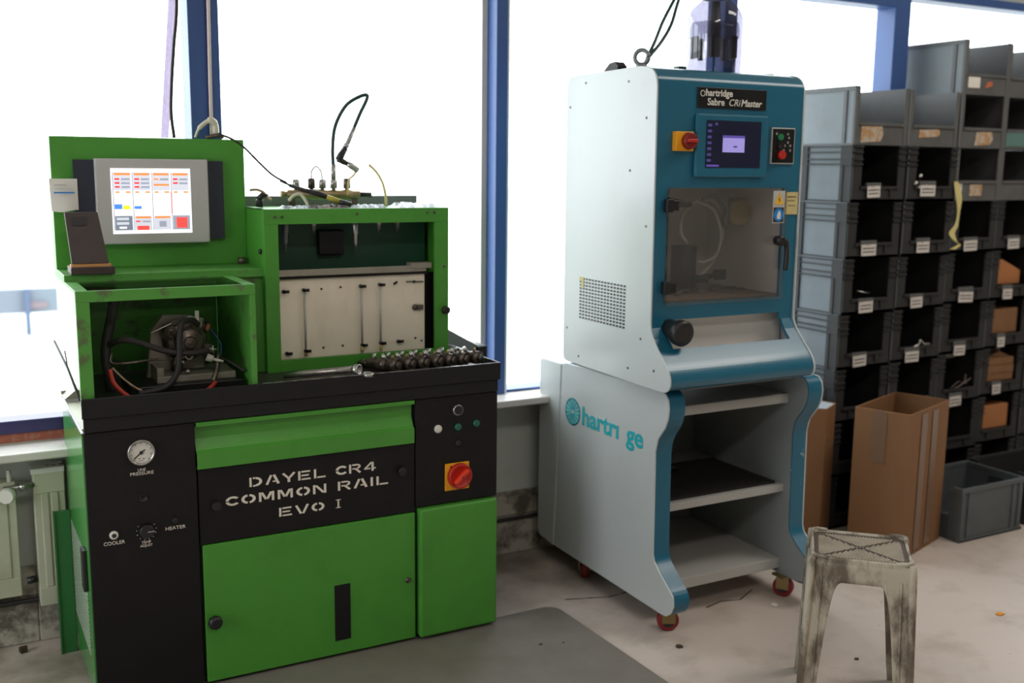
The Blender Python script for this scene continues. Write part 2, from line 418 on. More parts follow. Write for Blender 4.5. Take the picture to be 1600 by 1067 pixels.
# perforations on the green side panel
ph = M()
for r_ in range(24):
    for c_ in range(22):
        y = 2.99+c_*.0165; z = .135+r_*.0125
        ph.box(.2968, .2982, y, y+.007, z, z+.005)
o = ph.build('vent_holes', bezel, lps); o['kind'] = 'stuff'
bx(.286, .298, 2.955, 3.0, .335, .455).build('side_handle', blackp, lps, .003)
M().prism([(2.912, .788), (2.90, .794), (3.385, .80), (3.385, .788)], 'x', .296, .30).build('bright_edge', blade, lps)
# door under the name panel
dr = bx(.599, 1.250, GY-.002, 2.935, .018, .430).build('door', green, bench, .002)
bx(.984, 1.034, GY-.0035, GY-.001, .062, .240).build('dark_slot', black2, dr)
M().lathe((.622, GY-.001, .205), (0, -1, 0), [(0, .008), (.012, .008), (.013, .019), (.02, .021), (.03, .019), (.034, .012)], 8).build('knob', blackp, dr)
M().lathe((1.225, GY-.001, .214), (0, -1, 0), [(0, .009), (.004, .009), (.005, .006), (.007, .006)], 12).build('lock', darksteel, dr)
dr2 = bx(1.260, 1.532, GY-.020, 2.935, .018, .442).build('small_door', green, bench, .008, 3)
# green pull-out flap, a folded channel
fl = M().strip([(2.903, .789), (2.901, .780), (2.926, .774), (2.929, .740), (2.914, .709), (2.904, .702), (2.904, .657), (2.93, .655)], 'x', .592, 1.246, .0035)
fl.box(.592, 1.246, 2.901, 2.933, .785, .7905)
fl.build('handle_flap', green, bench)
# second band and tray
M().prism([(.303, 2.906), (1.537, 2.906), (1.537, 3.385), (.375, 3.385)], 'z', .7915, .832).build('upper_band', black2, bench, .003)
tr = M()
tr.prism([(.300, 2.898), (1.540, 2.898), (1.540, 3.44), (.385, 3.44)], 'z', .8325, .862)
tr.box(.300, 1.540, 2.896, 2.903, .832, .886).box(1.533, 1.540, 2.903, 3.44, .862, .886).prism([(.300, 2.903), (.306, 2.903), (.391, 3.44), (.385, 3.44)], 'z', .862, .886)
tro = tr.build('tray', black2, bench, .0015)
M().prism([(.308, 2.905), (1.532, 2.905), (1.532, 3.44), (.392, 3.44)], 'z', .862, .8635).build('tray_floor', traym, tro)
M().box(.78, 1.540, 2.8955, 2.9035, .8855, .887).box(1.5325, 1.5405, 2.9035, 3.28, .8855, .887).build('rim_edge', blade, tro)
# instruments on the left panel
ga = M().lathe((.445, GY, .724), (0, -1, 0), [(0, .036), (.010, .036), (.013, .034), (.0125, .031), (.006, .031), (.006, .001)], 32).build('pressure_gauge', steel, bench)
M().lathe((.445, GY-.0062, .724), (0, -1, 0), [(0, .0305), (.0012, .0305)], 32).build('dial', paper, ga)
nd = M().box(.4435, .4465, GY-.0090, GY-.0078, .700, .736).rot((.445, GY, .724), .9, 'Y'); nd.lathe((.445, GY-.0078, .724), (0, -1, 0), [(0, .005), (.002, .005)], 12)
nd.build('needle', ink, ga)
tk = M()
for k in range(9):
    a = -.75*PI+k*(1.5*PI/8); s0 = len(tk.v)
    tk.box(.4444, .4456, GY-.0080, GY-.0074, .748, .7525); tk.rot((.445, GY, .724), a, 'Y', s0)
tk.build('tick_marks', ink, ga)
M().box(.437, .442, GY-.0078, GY-.0073, .7065, .7085).box(.448, .453, GY-.0078, GY-.0073, .7065, .7085).box(.438, .452, GY-.0078, GY-.0073, .701, .7018).build('dial_marks', ink, ga)
text('LINE', .0105, creamtext, bench, (.445, GY-.0006, .671), align='CENTER'); text('PRESSURE', .0125, creamtext, bench, (.445, GY-.0006, .660), align='CENTER', sx=1.15)
def button(x, z, rings, name, mats, y=GY):
    m_ = M(); m_.lathe((x, y, z), (0, -1, 0), rings, 20); return m_.build(name, mats, bench)
button(.446, .594, [(0, .0105), (.004, .0105), (.0045, .0085), (.001, .0085), (.001, .001)], 'hole_ring', blackp)
b1 = button(.365, .501, [(0, .012), (.005, .0115), (.006, .008), (.006, .007)], 'cooler_button', paper)
M().lathe((.365, GY-.006, .501), (0, -1, 0), [(0, .006), (.002, .0055)], 12).build('button_centre', ink, b1)
k1 = button(.450, .500, [(0, .021), (.012, .020), (.016, .018)], 'rotary_knob', blackp)
m_ = M().box(.451, .470, GY-.0168, GY-.0158, .4995, .5015)
for k in range(10):
    a = .3*PI+k*(1.4*PI/9); q = (.450-math.sin(a)*.026, .500+math.cos(a)*.026)
    m_.lathe((q[0], GY-.0002, q[1]), (0, -1, 0), [(0, .0016), (.0006, .0016)], 6)
m_.build('knob_marks', bezel, k1)
button(.527, .518, [(0, .008), (.006, .008), (.007, .006)], 'heater_button', blackp)
text('COOLER', .014, creamtext, bench, (.365, GY-.0006, .474), align='CENTER'); text('HEATER', .014, creamtext, bench, (.527, GY-.0006, .492), align='CENTER', sx=1.1)
text('TEMP', .0105, creamtext, bench, (.448, GY-.0006, .464), align='CENTER'); text('ADJUST', .0095, creamtext, bench, (.448, GY-.0006, .455), align='CENTER')
# instruments on the right panel
button(1.397, .744, [(0, .018), (.006, .0175), (.007, .015)], 'chrome_ring', steel)
button(1.397, .744, [(.0065, .014), (.010, .0135)], 'push_button', blackp)
button(1.329, .690, [(0, .013), (.005, .0125), (.006, .007), (.006, .001)], 'white_button', paper)
button(1.397, .689, [(0, .012), (.006, .0115), (.009, .008)], 'green_lamp', blue_knob)
button(1.462, .694, [(0, .012), (.006, .0115), (.009, .008)], 'green_lamp', blue_knob)
button(1.399, .636, [(0, .010), (.003, .010), (.004, .007)], 'blank_plug', blackp)
ms = bx(1.352, 1.436, GY-.006, GY, .486, .574).build('main_switch', orange, bench, .002)
M().lathe((1.400, GY-.006, .532), (0, -1, 0), [(0, .041), (.014, .040), (.017, .036), (.013, .034), (.011, .001)], 32).build('switch_dial', red, ms)
kb = M().box(1.392, 1.408, GY-.034, GY-.015, .500, .564).rot((1.400, GY, .532), .85, 'Y'); kb.build('switch_handle', redk, ms, .006, 3)
M().lathe((1.400, GY-.034, .532), (0, -1, 0), [(0, .003), (.001, .003)], 8).lathe((1.372, GY-.006, .563), (0, -1, 0), [(0, .004), (.001, .004)], 8).build('screw', darksteel, ms)
for x, z in ((.640, .545), (1.205, .572)):
    M().lathe((x, GY+.004, z), (0, -1, 0), [(0, .006), (.010, .006), (.011, .014), (.02, .013)], 10).build('panel_knob', blackp, npn)
# stencilled lettering built stroke by stroke with the stencil bridges left open
def stencil(word, x, z, w, h, dz, gap=.30):
    """x,z start (baseline), w letter width, h height, dz slope is zero: plane is flat"""
    t = h*.20; m_ = M()
    def q(a, b, c, d):
        P = lambda p: (x0+p[0]*w, GY+.0030, z+p[1]*h)
        P2 = lambda p: (x0+p[0]*w, GY+.0042, z+p[1]*h)
        n = [P(a), P(b), P(c), P(d)]+[P2(a), P2(b), P2(c), P2(d)]
        m_.add(n, [(0, 1, 2, 3), (7, 6, 5, 4), (0, 4, 5, 1), (1, 5, 6, 2), (2, 6, 7, 3), (3, 7, 4, 0)])
    def line(a, b, th=.20):
        d = Vector((b[0]-a[0], b[1]-a[1])); n = Vector((-d.y, d.x)).normalized()*th/2; n.x *= .9; n.y *= 1.0
        q((a[0]-n.x, a[1]-n.y), (b[0]-n.x, b[1]-n.y), (b[0]+n.x, b[1]+n.y), (a[0]+n.x, a[1]+n.y))
    def rect(a, b, c, d): q((a, c), (b, c), (b, d), (a, d))
    def arc(cx, cy, rx, ry, a0, a1, th=.21, n=8):
        for i in range(n):
            A = math.radians(a0+(a1-a0)*i/n); B = math.radians(a0+(a1-a0)*(i+1)/n)
            o1 = (cx+rx*math.cos(A), cy+ry*math.sin(A)); o2 = (cx+rx*math.cos(B), cy+ry*math.sin(B))
            i1 = (cx+(rx-th)*math.cos(A), cy+(ry-th)*math.sin(A)); i2 = (cx+(rx-th)*math.cos(B), cy+(ry-th)*math.sin(B))
            q(i1, o1, o2, i2)
    x0 = x
    for ch in word:
        adv = 1.22
        if ch == 'D': rect(.0, .16, 0, 1); arc(.42, .5, .52, .5, -82, 82); rect(.26, .45, .83, 1); rect(.26, .45, 0, .17)
        elif ch == 'A': line((.06, 0), (.40, 1), .2); line((.94, 0), (.60, 1), .22); rect(.50, .72, .22, .36)
        elif ch == 'Y': line((.06, 1), (.44, .48), .2); line((.94, 1), (.56, .48), .2); rect(.40, .60, 0, .48)
        elif ch == 'E': rect(.0, .17, 0, 1); rect(.25, .92, .83, 1); rect(.25, .82, .42, .58); rect(.25, .95, 0, .17)
        elif ch == 'L': rect(.0, .17, 0, 1); rect(.25, .9, 0, .17); adv = 1.08
        elif ch == 'C': arc(.5, .5, .5, .5, 38, 172); arc(.5, .5, .5, .5, 188, 322); adv = 1.08
        elif ch == 'R': rect(.0, .17, 0, 1); rect(.26, .6, .83, 1); arc(.6, .72, .34, .28, -80, 88, .16); rect(.26, .55, .42, .56); line((.55, .44), (.90, 0), .2)
        elif ch == '4': line((.08, .32), (.62, 1), .16); rect(.0, .50, .22, .36); rect(.60, .78, 0, 1); rect(.80, .95, .22, .36)
        elif ch == 'O': arc(.5, .5, .5, .5, 100, 260); arc(.5, .5, .5, .5, -80, 80)
        elif ch == 'M': rect(.0, .17, 0, 1); rect(.90, 1.07, 0, 1); line((.20, .96), (.50, .2), .2); line((.87, .96), (.57, .2), .2); adv = 1.32
        elif ch == 'N': rect(.0, .17, 0, 1); rect(.80, .97, 0, 1); line((.22, .92), (.76, .08), .2)
        elif ch == 'I': rect(.05, .22, 0, 1); adv = .50
        elif ch == 'i': rect(.18, .30, .06, .94); rect(.05, .43, .92, 1); rect(.05, .43, 0, .08); adv = .6
        elif ch == 'V': line((.06, 1), (.42, 0), .2); line((.94, 1), (.58, 0), .2)
        elif ch == ' ': adv = .62
        x0 += adv*w
    o = m_.build('stencil_lettering', creamtext, npn); return o
def stencil_line(words, x, z, w, h):
    for wd in words:
        stencil(wd, x, z, w, h, 0)
        x += sum({'L': 1.08, 'C': 1.08, 'M': 1.32, 'I': .5, 'i': .6}.get(c, 1.22) for c in wd)*w+.62*w
stencil_line(['DAYEL', 'CR4'], .738, .583, .0392, .0275)
stencil_line(['COMMON', 'RAIL'], .668, .535, .0418, .0275)
stencil_line(['EVO', 'i'], .822, .4815, .0400, .0265)

# ---- left upper housing: open-fronted box with a sunken roof glass
lb = M()
FY = 2.913
lb.box(.302, .770, FY, FY+.012, 1.138, 1.168)          # front head
lb.box(.302, .336, FY, FY+.018, .863, 1.138).box(.755, .770, FY, FY+.018, .863, 1.138)
lb.prism([(.302, FY+.018), (.306, FY+.018), (.366, 3.37), (.362, 3.37)], 'z', .864, 1.160).box(.764, .770, FY+.018, 3.36, .863, 1.150)
lb.box(.302, .334, FY+.018, 3.165, 1.160, 1.168).box(.740, .770, FY+.018, 3.165, 1.150, 1.168)   # roof rim left/right
lb.box(.362, .764, 3.36, 3.38, .864, 1.160)
lbo = lb.build('pump_housing', green_worn, bench, .0015)
bx(.338, .737, FY+.012, 3.145, 1.1655, 1.1675).build('roof_glass', cglass, lbo)
# stepped rear body with the platform
rb = M()
rb.box(.302, .866, 3.165, 3.42, 1.160, 1.186)
rb.box(.770, .866, 3.180, 3.42, .863, 1.160)
rbo = rb.build('platform', green_worn, bench, .002)
# monitor panel
mp_ = bx(.302, .864, 3.355, 3.43, 1.186, 1.572).build('monitor_panel', green, bench, .002)
mo = M(); MY = 3.355
def mu(x): return .302+(x-.283)/(.823-.283)*(.864-.302)     # measured at y 3.2, carried to the panel plane
def on(x, z, y0=3.2, y1=MY):                                # slide a measured point along its sight line
    k = y1/y0; return x*k, 1.5+(z-1.5)*k
mon = thing('control_monitor', 'grey flat touch screen set in the green panel, showing coloured columns', 'monitor', (.6, 3.34, 1.24))
def R4(pts, y):
    q = [on(px, pz) for px, pz in pts]
    xs = [p[0] for p in q]; zs = [p[1] for p in q]; return min(xs), max(xs), min(zs), max(zs)
MYF = 3.32
def T(x, z): k = MYF/3.2; return x*k, 1.5+(z-1.5)*k
x0, z1 = T(.402, 1.509); x1, z0 = T(.716, 1.266)
bxo = M().box(x0, x1, MYF, 3.354, z0, z1).build('bezel', bezel, mon, .004)
a0, b1_ = T(.348, 1.505); a1, b0_ = T(.764, 1.275)
bx(a0, x0+.01, MYF+.018, 3.354, b0_, b1_).build('black_strip', navy, mon); bx(x1-.01, a1, MYF+.018, 3.354, b0_, b1_).build('black_strip', navy, mon)
sx0, sz1 = T(.443, 1.482); sx1, sz0 = T(.664, 1.296)
scr_cols = [('#f2f2f6', 1.0), ('#ff8a4a', 1.0), ('#fff6ee', 1.05), ('#4a8be8', .9), ('#f0e030', .9), ('#c9ccd8', .9), ('#f0504a', .95), ('#7a8494', .8), ('#9aa0b0', .8), ('#e83030', .9)]
scm = [mat('screen_%d' % i, c, .4, emit=e) for i, (c, e) in enumerate(scr_cols)]
sm_ = M(); sw = sx1-sx0; sh = sz1-sz0
def sr(u0, u1, v0, v1, k, d=1): sm_.m(k).box(sx0+u0*sw, sx0+u1*sw, MYF-.0006*d-.0006, MYF-.0003, sz1-v1*sh, sz1-v0*sh)
sr(0, 1, 0, 1, 0)
for c in range(4):
    u = .03+c*.243; w = .215
    sr(u-.012, u-.004, .06, .95, 7, 2)
    sr(u, u+w, .06, .34, 5, 1.5); sr(u+.01, u+w-.01, .07, .105, 1, 2.5)
    rows = [3, 3, 1, 2][c]
    for r_ in range(rows):
        sr(u+.015, u+.075, .15+r_*.06, .175+r_*.06, 9 if c != 2 else 1, 2.5); sr(u+.095, u+w-.015, .15+r_*.06, .18+r_*.06, 8, 2.5)
    if c == 2: sr(u+.01, u+w-.01, .235, .265, 1, 2.5)
    sr(u, u+w, .345, .70, 2, 1.6); sr(u+.02, u+.07, .35, .375, 1, 2.5); sr(u+w-.07, u+w-.01, .35, .375, 1, 2.5)
sr(.03, .125, .545, .62, 3, 3); sr(.135, .22, .565, .625, 4, 3); sr(.275, .365, .575, .62, 3, 3); sr(.742, .75, .35, .70, 6, 3)
sr(.03, .245, .725, .945, 7, 2); sr(.05, .2, .75, .79, 5, 3); sr(.05, .2, .82, .86, 5, 3); sr(.08, .17, .89, .92, 0, 3)
sr(.273, .488, .725, .945, 5, 2); sr(.285, .475, .735, .765, 1, 3); sr(.285, .34, .80, .82, 9, 3); sr(.37, .47, .80, .825, 8, 3); sr(.30, .45, .88, .945, 6, 3)
sr(.516, .731, .725, .945, 5, 2); sr(.525, .72, .735, .765, 1, 3); sr(.58, .67, .81, .90, 8, 3)
sr(.759, .974, .725, .945, 8, 2); sr(.80, .94, .755, .92, 6, 3)
sm_.build('screen', scm, bxo)
# green panel corner fitting + paper sheet
M().cyl((.842, 3.335, 1.187), (.842, 3.335, 1.206), .012, 12).build('bolt', darksteel, bench)

# ---- right upper housing (injector chamber)
cx0, cx1, cy0, cz0, cz1 = .864, 1.476, 3.150, .863, 1.364
ox0, ox1, oz0, oz1 = .908, 1.427, .900, 1.318
rc = M()
rc.box(cx0, cx1, cy0, cy0+.012, oz1, cz1).box(cx0, ox0, cy0, cy0+.012, cz0, oz1).box(ox1, cx1, cy0, cy0+.012, cz0, oz1).box(ox0, ox1, cy0, cy0+.012, cz0, oz0)
rc.box(cx0, cx0+.004, cy0+.012, 3.43, cz0, cz1).box(cx1-.004, cx1, cy0+.012, 3.43, cz0, cz1).box(cx0+.004, cx1-.004, 3.41, 3.43, cz0, cz1).box(cx0, cx1, cy0+.012, 3.43, cz1-.004, cz1)
rco = rc.build('injector_housing', green, bench, .001)
bx(cx0+.004, cx1-.004, cy0+.02, cy0+.022+.22, cz1-.012, cz1-.006).build('roof_liner', black, rco)
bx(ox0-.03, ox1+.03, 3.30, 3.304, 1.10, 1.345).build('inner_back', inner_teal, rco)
wp = bx(ox0-.004, 1.402, 3.178, 3.186, .897, 1.152).build('white_plate', cream, bench, .001)
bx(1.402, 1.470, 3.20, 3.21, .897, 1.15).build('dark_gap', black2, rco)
tg = M().strip([(3.16, 1.178), (3.158, 1.158), (3.185, 1.152), (3.20, 1.156)], 'x', ox0-.002, 1.40, .003).box(1.345, 1.418, 3.155, 3.195, 1.168, 1.186)
tg.build('drip_rail', pumpblk, rco, .001)
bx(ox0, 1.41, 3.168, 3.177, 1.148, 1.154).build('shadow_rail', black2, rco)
for i, (x, z) in enumerate([(.927, 1.110), (.991, 1.112), (1.178, 1.116), (1.243, 1.118), (.933, .916), (.993, .920), (1.181, .925), (1.245, .927), (1.306, .929)]):
    m_ = M().lathe((x, 3.178, z), (0, -1, 0), [(0, .006), (.012, .006), (.013, .004), (.018, .004)], 8)
    m_.box(x-.002, x+.014, 3.160, 3.166, z-.004, z+.005)
    m_.build('plate_clip', blackp, wp)
for x, z in ((1.049, 1.113), (1.112, 1.116), (1.052, .926), (1.116, .928), (1.368, .935), (1.39, .925)):
    M().lathe((x, 3.178, z), (0, -1, 0), [(0, .004), (.003, .0035)], 6).build('screw', darksteel, wp)
for x in (.993, 1.180, 1.244):
    M().cyl((x, 3.171, .928), (x, 3.171, 1.105), .0035, 8).build('sight_tube', bezel, wp)
    M().cyl((x, 3.170, .904), (x, 3.170, .924), .0055, 8).build('tube_end', straw if x > 1 else rust, wp)
m_ = M().cyl((1.29, 3.172, 1.118), (1.302, 3.168, 1.126), .004, 6).cyl((1.335, 3.174, 1.124), (1.395, 3.172, 1.122), .002, 6).sphere((1.362, 3.172, 1.123), .005)
m_.build('pin', blackp, wp)
M().lathe((1.366, 3.176, 1.038), (0, -1, 0), [(0, .010), (.006, .010), (.008, .006)], 10).box(1.372, 1.392, 3.165, 3.178, 1.03, 1.046).build('latch', darksteel, wp)
for x, z in ((.898, 1.340), (.921, 1.340), (1.160, 1.347), (1.401, 1.349), (1.425, 1.349), (1.459, 1.172)):
    M().lathe((x, cy0, z), (0, -1, 0), [(0, .0045), (.002, .004), (.003, .002)], 8).build('bolt', darksteel, rco)
M().lathe((1.462, cy0, 1.028), (0, -1, 0), [(0, .008), (.006, .008), (.007, .014), (.018, .013), (.02, .009)], 12).build('side_knob', blackp, rco)
M().lathe((cx0, 3.185, 1.235), (-1, 0, 0), [(0, .008), (.004, .009), (.008, .006)], 8).build('side_screw', blackp, rco)
# nozzles hanging inside
for x, z, s_ in ((.955, 1.318, 1.0), (1.045, 1.318, .5), (1.185, 1.318, 1.15), (1.265, 1.318, .5), (1.33, 1.318, .45)):
    m_ = M().lathe((x, 3.235, z+.03), (0, 0, -1), [(0, .011), (.04*s_+.02, .011), (.045*s_+.02, .008), (.07*s_+.02, .008), (.075*s_+.02, .004), (.10*s_+.02, .003)], 12)
    m_.build('nozzle_holder', steel if s_ != 1.0 else greyknob, rco)
bx(1.075, 1.16, 3.27, 3.30, 1.21, 1.29).build('junction_box', black2, rco, .004)
bx(.87, 1.47, 3.395, 3.40, 1.362, 1.396).build('upstand', greyknob, bench, .002)

# ---- fuel rail and fittings on the housing roof
fr_ = thing('fuel_rail', 'brass coloured fuel rail with upright fittings on top of the green housing', 'fuel rail', (1.1, 3.32, 1.364))
RY = 3.31
m_ = M().lathe((.965, RY, 1.405), (1, 0, -.01), [(0, .010), (.012, .011), (.013, .008), (.02, .008), (.022, .014), (.10, .015), (.102, .017), (.145, .016), (.147, .014), (.20, .014), (.202, .016), (.235, .016), (.237, .013), (.262, .013)], 16)
m_.build('rail_body', brass, fr_)
M().cyl((1.226, RY, 1.403), (1.268, RY, 1.402), .008, 10).cyl((1.262, RY, 1.402), (1.268, RY+.004, 1.396), .006).build('end_plug', blackp, fr_)
M().box(.99, 1.01, RY-.004, RY+.004, 1.364, 1.395).box(1.20, 1.22, RY-.004, RY+.004, 1.364, 1.395).build('bracket', darksteel, fr_)
for x, h in ((1.015, .022), (1.066, .025), (1.102, .022), (1.140, .022), (1.185, .025)):
    M().lathe((x, RY, 1.412), (0, 0, 1), [(0, .007), (.010, .006), (.011, .012), (.015+h, .012), (.018+h, .007)], 6).build('union_nut', darksteel if x in (1.066, 1.185) else steel, fr_)
M().tube(spline([(1.066, RY, 1.445), (1.067, RY, 1.475), (1.083, RY, 1.492), (1.099, RY, 1.475), (1.102, RY, 1.445)]), .0026, 6).build('fine_line', steel, fr_)
# the tall hose loop
hl = thing('pressure_hose', 'dark green hose bent in a tall loop with a black elbow connector', 'hose', (1.14, 3.31, 1.447))
M().cyl((1.140, RY, 1.447), (1.140, RY, 1.500), .0085, 10).build('stem', steel, hl)
M().tube(spline([(1.140, RY, 1.498), (1.139, RY, 1.55), (1.149, RY, 1.62), (1.185, RY, 1.685), (1.232, RY, 1.716), (1.258, RY, 1.722), (1.256, RY, 1.705), (1.235, RY, 1.665), (1.212, RY, 1.615)]), .0062, 8).build('hose', greenhose, hl)
M().tube([(1.213, RY, 1.618), (1.190, RY, 1.568), (1.186, RY, 1.560)], [.0075, .0085, .006], 8).build('ferrule', steel, hl)
M().lathe((1.186, RY-.004, 1.566), (-.45, 0, -1), [(0, .007), (.002, .010), (.012, .010), (.014, .006)], 6).build('hex_nut', steel, hl)
M().tube([(1.180, RY-.006, 1.552), (1.165, RY-.008, 1.530), (1.156, RY-.008, 1.512)], [.010, .012, .013], 8).tube([(1.152, RY-.008, 1.517), (1.175, RY-.010, 1.506), (1.188, RY-.010, 1.500)], [.010, .009, .007], 8).build('elbow_connector', blackp, hl)
M().tube([(1.184, RY-.010, 1.502), (1.198, RY-.010, 1.495), (1.220, RY-.012, 1.480)], [.009, .011, .010], 8).build('silver_cap', steel, hl)
M().tube(spline([(1.214, RY-.012, 1.480), (1.205, RY-.014, 1.466), (1.188, RY-.014, 1.45), (1.182, RY-.02, 1.425), (1.180, RY-.02, 1.40)]), .0035, 8).build('clear_line', straw, hl)
solo(M().tube(spline([(1.262, RY, 1.50), (1.285, 3.30, 1.475), (1.302, 3.29, 1.44), (1.308, 3.28, 1.40), (1.306, 3.27, 1.366)]), .0042, 8), 'drain_tube', straw, 'thin clear yellow tube curving down to the green housing roof, right of the fuel rail', 'tube')
solo(M().tube(spline([(.975, 3.26, 1.385), (.992, 3.255, 1.402), (1.012, 3.25, 1.404), (1.024, 3.24, 1.385), (1.028, 3.23, 1.366)]), .0052, 10), 'return_tube', bulbm, 'short arched clear tube on the green housing roof, front of the rail', 'tube')
vt = thing('wired_plug', 'black wrapped plug and thin cable lying across the fuel rail', 'cable', (1.1, 3.2, 1.366))
M().tube(spline([(.775, 3.31, 1.588), (.815, 3.30, 1.572), (.850, 3.29, 1.546), (.885, 3.28, 1.508), (.925, 3.27, 1.468), (.96, 3.26, 1.445), (.985, 3.25, 1.428)]), .0036, 6).build('wire', rubber, vt)
M().tube([(.950, 3.262, 1.449), (.968, 3.256, 1.440)], .0048, 8).tube([(.975, 3.25, 1.434), (1.02, 3.24, 1.418), (1.06, 3.225, 1.408), (1.085, 3.215, 1.398)], [.005, .007, .009, .008], 8).build('wrapping', rubber, vt)
M().tube([(1.085, 3.215, 1.398), (1.120, 3.20, 1.384)], .0082, 8).build('yellow_sleeve', mat('yellow_sleeve', (.42, .36, .04), .5), vt)
M().tube([(1.120, 3.20, 1.384), (1.155, 3.19, 1.374)], [.0085, .009], 8).build('plug', blackp, vt)
vh = thing('valve_fitting', 'black valve with brass spout at the left end of the housing roof', 'valve', (.9, 3.25, 1.364))
M().tube([(.885, 3.27, 1.366), (.887, 3.27, 1.385), (.880, 3.27, 1.392)], [.012, .010, .009], 8).tube([(.882, 3.27, 1.388), (.895, 3.265, 1.404), (.910, 3.26, 1.400)], [.010, .009, .006], 8).build('valve_body', blackp, vh)
M().tube(spline([(.857, 3.27, 1.418), (.877, 3.27, 1.420), (.895, 3.265, 1.413), (.905, 3.26, 1.402), (.917, 3.25, 1.388)]), .004, 8).build('spout', brass, vh)
# plastic bags on the roof
def crumple(x0, x1, y0, y1, z, h, name, label, m_, seed, nx=14, ny=6):
    rnd = random.Random(seed); g = M(); vs = []
    for j in range(ny+1):
        for i in range(nx+1):
            e = min(i, nx-i, j*2, (ny-j)*2); hh = 0 if e == 0 else rnd.random()*h
            vs.append((x0+(x1-x0)*i/nx+rnd.uniform(-.3, .3)*(x1-x0)/nx, y0+(y1-y0)*j/ny, z+hh))
    fs = [(j*(nx+1)+i, j*(nx+1)+i+1, (j+1)*(nx+1)+i+1, (j+1)*(nx+1)+i) for j in range(ny) for i in range(nx)]
    g.add(vs, fs); return solo(g, name, m_, label, 'plastic bag', 'plastic bags on the housing roof')
crumple(.925, 1.02, 3.17, 3.24, 1.3645, .010, 'plastic_bag', 'crumpled clear plastic bag at left end of the housing roof', film_glint, 1)
crumple(1.03, 1.15, 3.17, 3.25, 1.3645, .012, 'plastic_bag', 'crumpled dull plastic bag under the black plug on housing roof', darksteel, 2)
crumple(1.175, 1.27, 3.17, 3.26, 1.3645, .012, 'plastic_bag', 'crumpled clear plastic bag in middle right of the housing roof', film_glint, 3)
crumple(1.315, 1.46, 3.17, 3.32, 1.3645, .014, 'plastic_bag', 'crumpled clear plastic bag at right end of the housing roof', film_glint, 4)

# ---- pump and hoses inside the left housing
pump = thing('fuel_pump', 'oily dark fuel pump bolted to a pale bracket inside the left green housing', 'pump', (.6, 3.06, .865))
PY = 3.10
M().prism([(.505, .885), (.52, 1.02), (.555, 1.065), (.64, 1.06), (.665, 1.0), (.67, .885)], 'y', 3.12, 3.15).build('bracket_plate', pumpblk, pump, .003)
M().box(.515, .735, 3.02, 3.16, .886, .905).box(.515, .535, 3.02, 3.12, .905, .93).box(.60, .615, 3.02, 3.03, .866, .886).build('bracket_base', pumpblk, pump, .002)
bx(.44, .75, 2.99, 3.18, .865, .886).build('base_block', black2, pump, .003)
pb = M().lathe((.610, 3.12, .995), (0, -1, 0), [(0, .062), (.02, .064), (.025, .056), (.06, .054), (.065, .040), (.085, .038), (.09, .018), (.10, .016)], 20)
pb.lathe((.565, 3.11, 1.02), (0, -1, 0), [(0, .024), (.05, .022), (.055, .014), (.06, .013)], 12).lathe((.665, 3.11, .965), (0, -1, 0), [(0, .022), (.05, .020), (.06, .01)], 12)
pb.lathe((.585, 3.10, .935), (-.1, -.4, -1), [(0, .018), (.03, .016), (.035, .010), (.04, .01)], 10)
pb.lathe((.60, 3.05, 1.03), (0, -1, 0), [(0, .010), (.012, .010), (.012, .004), (.004, .004)], 10)
pb.build('pump_body', darksteel, pump, .002)
ac = M().lathe((.615, 3.10, 1.050), (1, -.25, -.35), [(0, .016), (.035, .018), (.036, .020), (.048, .020)], 14).build('actuator', pumpblk, pump)
M().lathe((.657, 3.088, 1.034), (1, -.25, -.35), [(0, .018), (.012, .017)], 14).build('actuator_cap', blackp, ac)
M().lathe((.668, 3.084, 1.030), (1, -.25, -.35), [(0, .012), (.010, .011)], 8).build('orange_plug', rustred, ac)
M().box(.583, .590, 3.02, 3.03, .94, .946).ring((.604, 3.02, .958), (0, 1, 0), .009, .003, 16, 6).cyl((.565, 3.02, .955), (.597, 3.02, .957), .002, 6).build('clip_ring', steel, pump)
M().tube([(.655, 3.03, .951), (.672, 3.025, .944)], [.012, .010], 6).tube([(.672, 3.025, .944), (.700, 3.02, .936)], [.005, .004], 6).build('white_plug', paper, pump)
M().sphere((.598, 3.01, .917), .007).build('bolt', steel, pump)
M().box(.628, .638, 3.03, 3.036, 1.057, 1.085).tube([(.600, 3.03, 1.064), (.612, 3.028, 1.070), (.625, 3.028, 1.066), (.632, 3.028, 1.045)], .002, 6).build('cable_tie', paper, pump)
M().tube([(.505, 3.03, 1.03), (.56, 3.03, 1.053)], .0015, 5).build('tie_tail', paper, pump)
M().tube(spline([(.675, 3.08, 1.028), (.695, 3.08, 1.00), (.705, 3.07, .98), (.703, 3.06, .955), (.695, 3.05, .935)]), .0025, 6).build('blue_wire', bluewire, pump)
m_ = M().cyl((.673, 3.02, .962), (.671, 3.02, .985), .003, 6).cyl((.663, 3.02, .975), (.683, 3.02, .972), .003, 6).build('tap', steel, pump)
def hose(pts, r, m_, label, n=8, name='hose', seg=10): return solo(M().tube(spline(pts, n), r, seg), name, m_, label, 'hose')
hose([(.425, 3.10, 1.148), (.417, 3.09, 1.10), (.402, 3.06, 1.055), (.390, 3.05, 1.01), (.385, 3.04, .97), (.388, 3.03, .93), (.392, 3.02, .875)], [.014]*49, rubber, 'thick black sleeve hanging at left inside the green housing')
hose([(.395, 3.03, 1.005), (.420, 3.0, 1.020), (.465, 2.99, 1.012), (.53, 2.99, .985), (.60, 2.99, .972), (.655, 3.0, .974)], .0085, rubber, 'black hose running right from the sleeve across the pump')
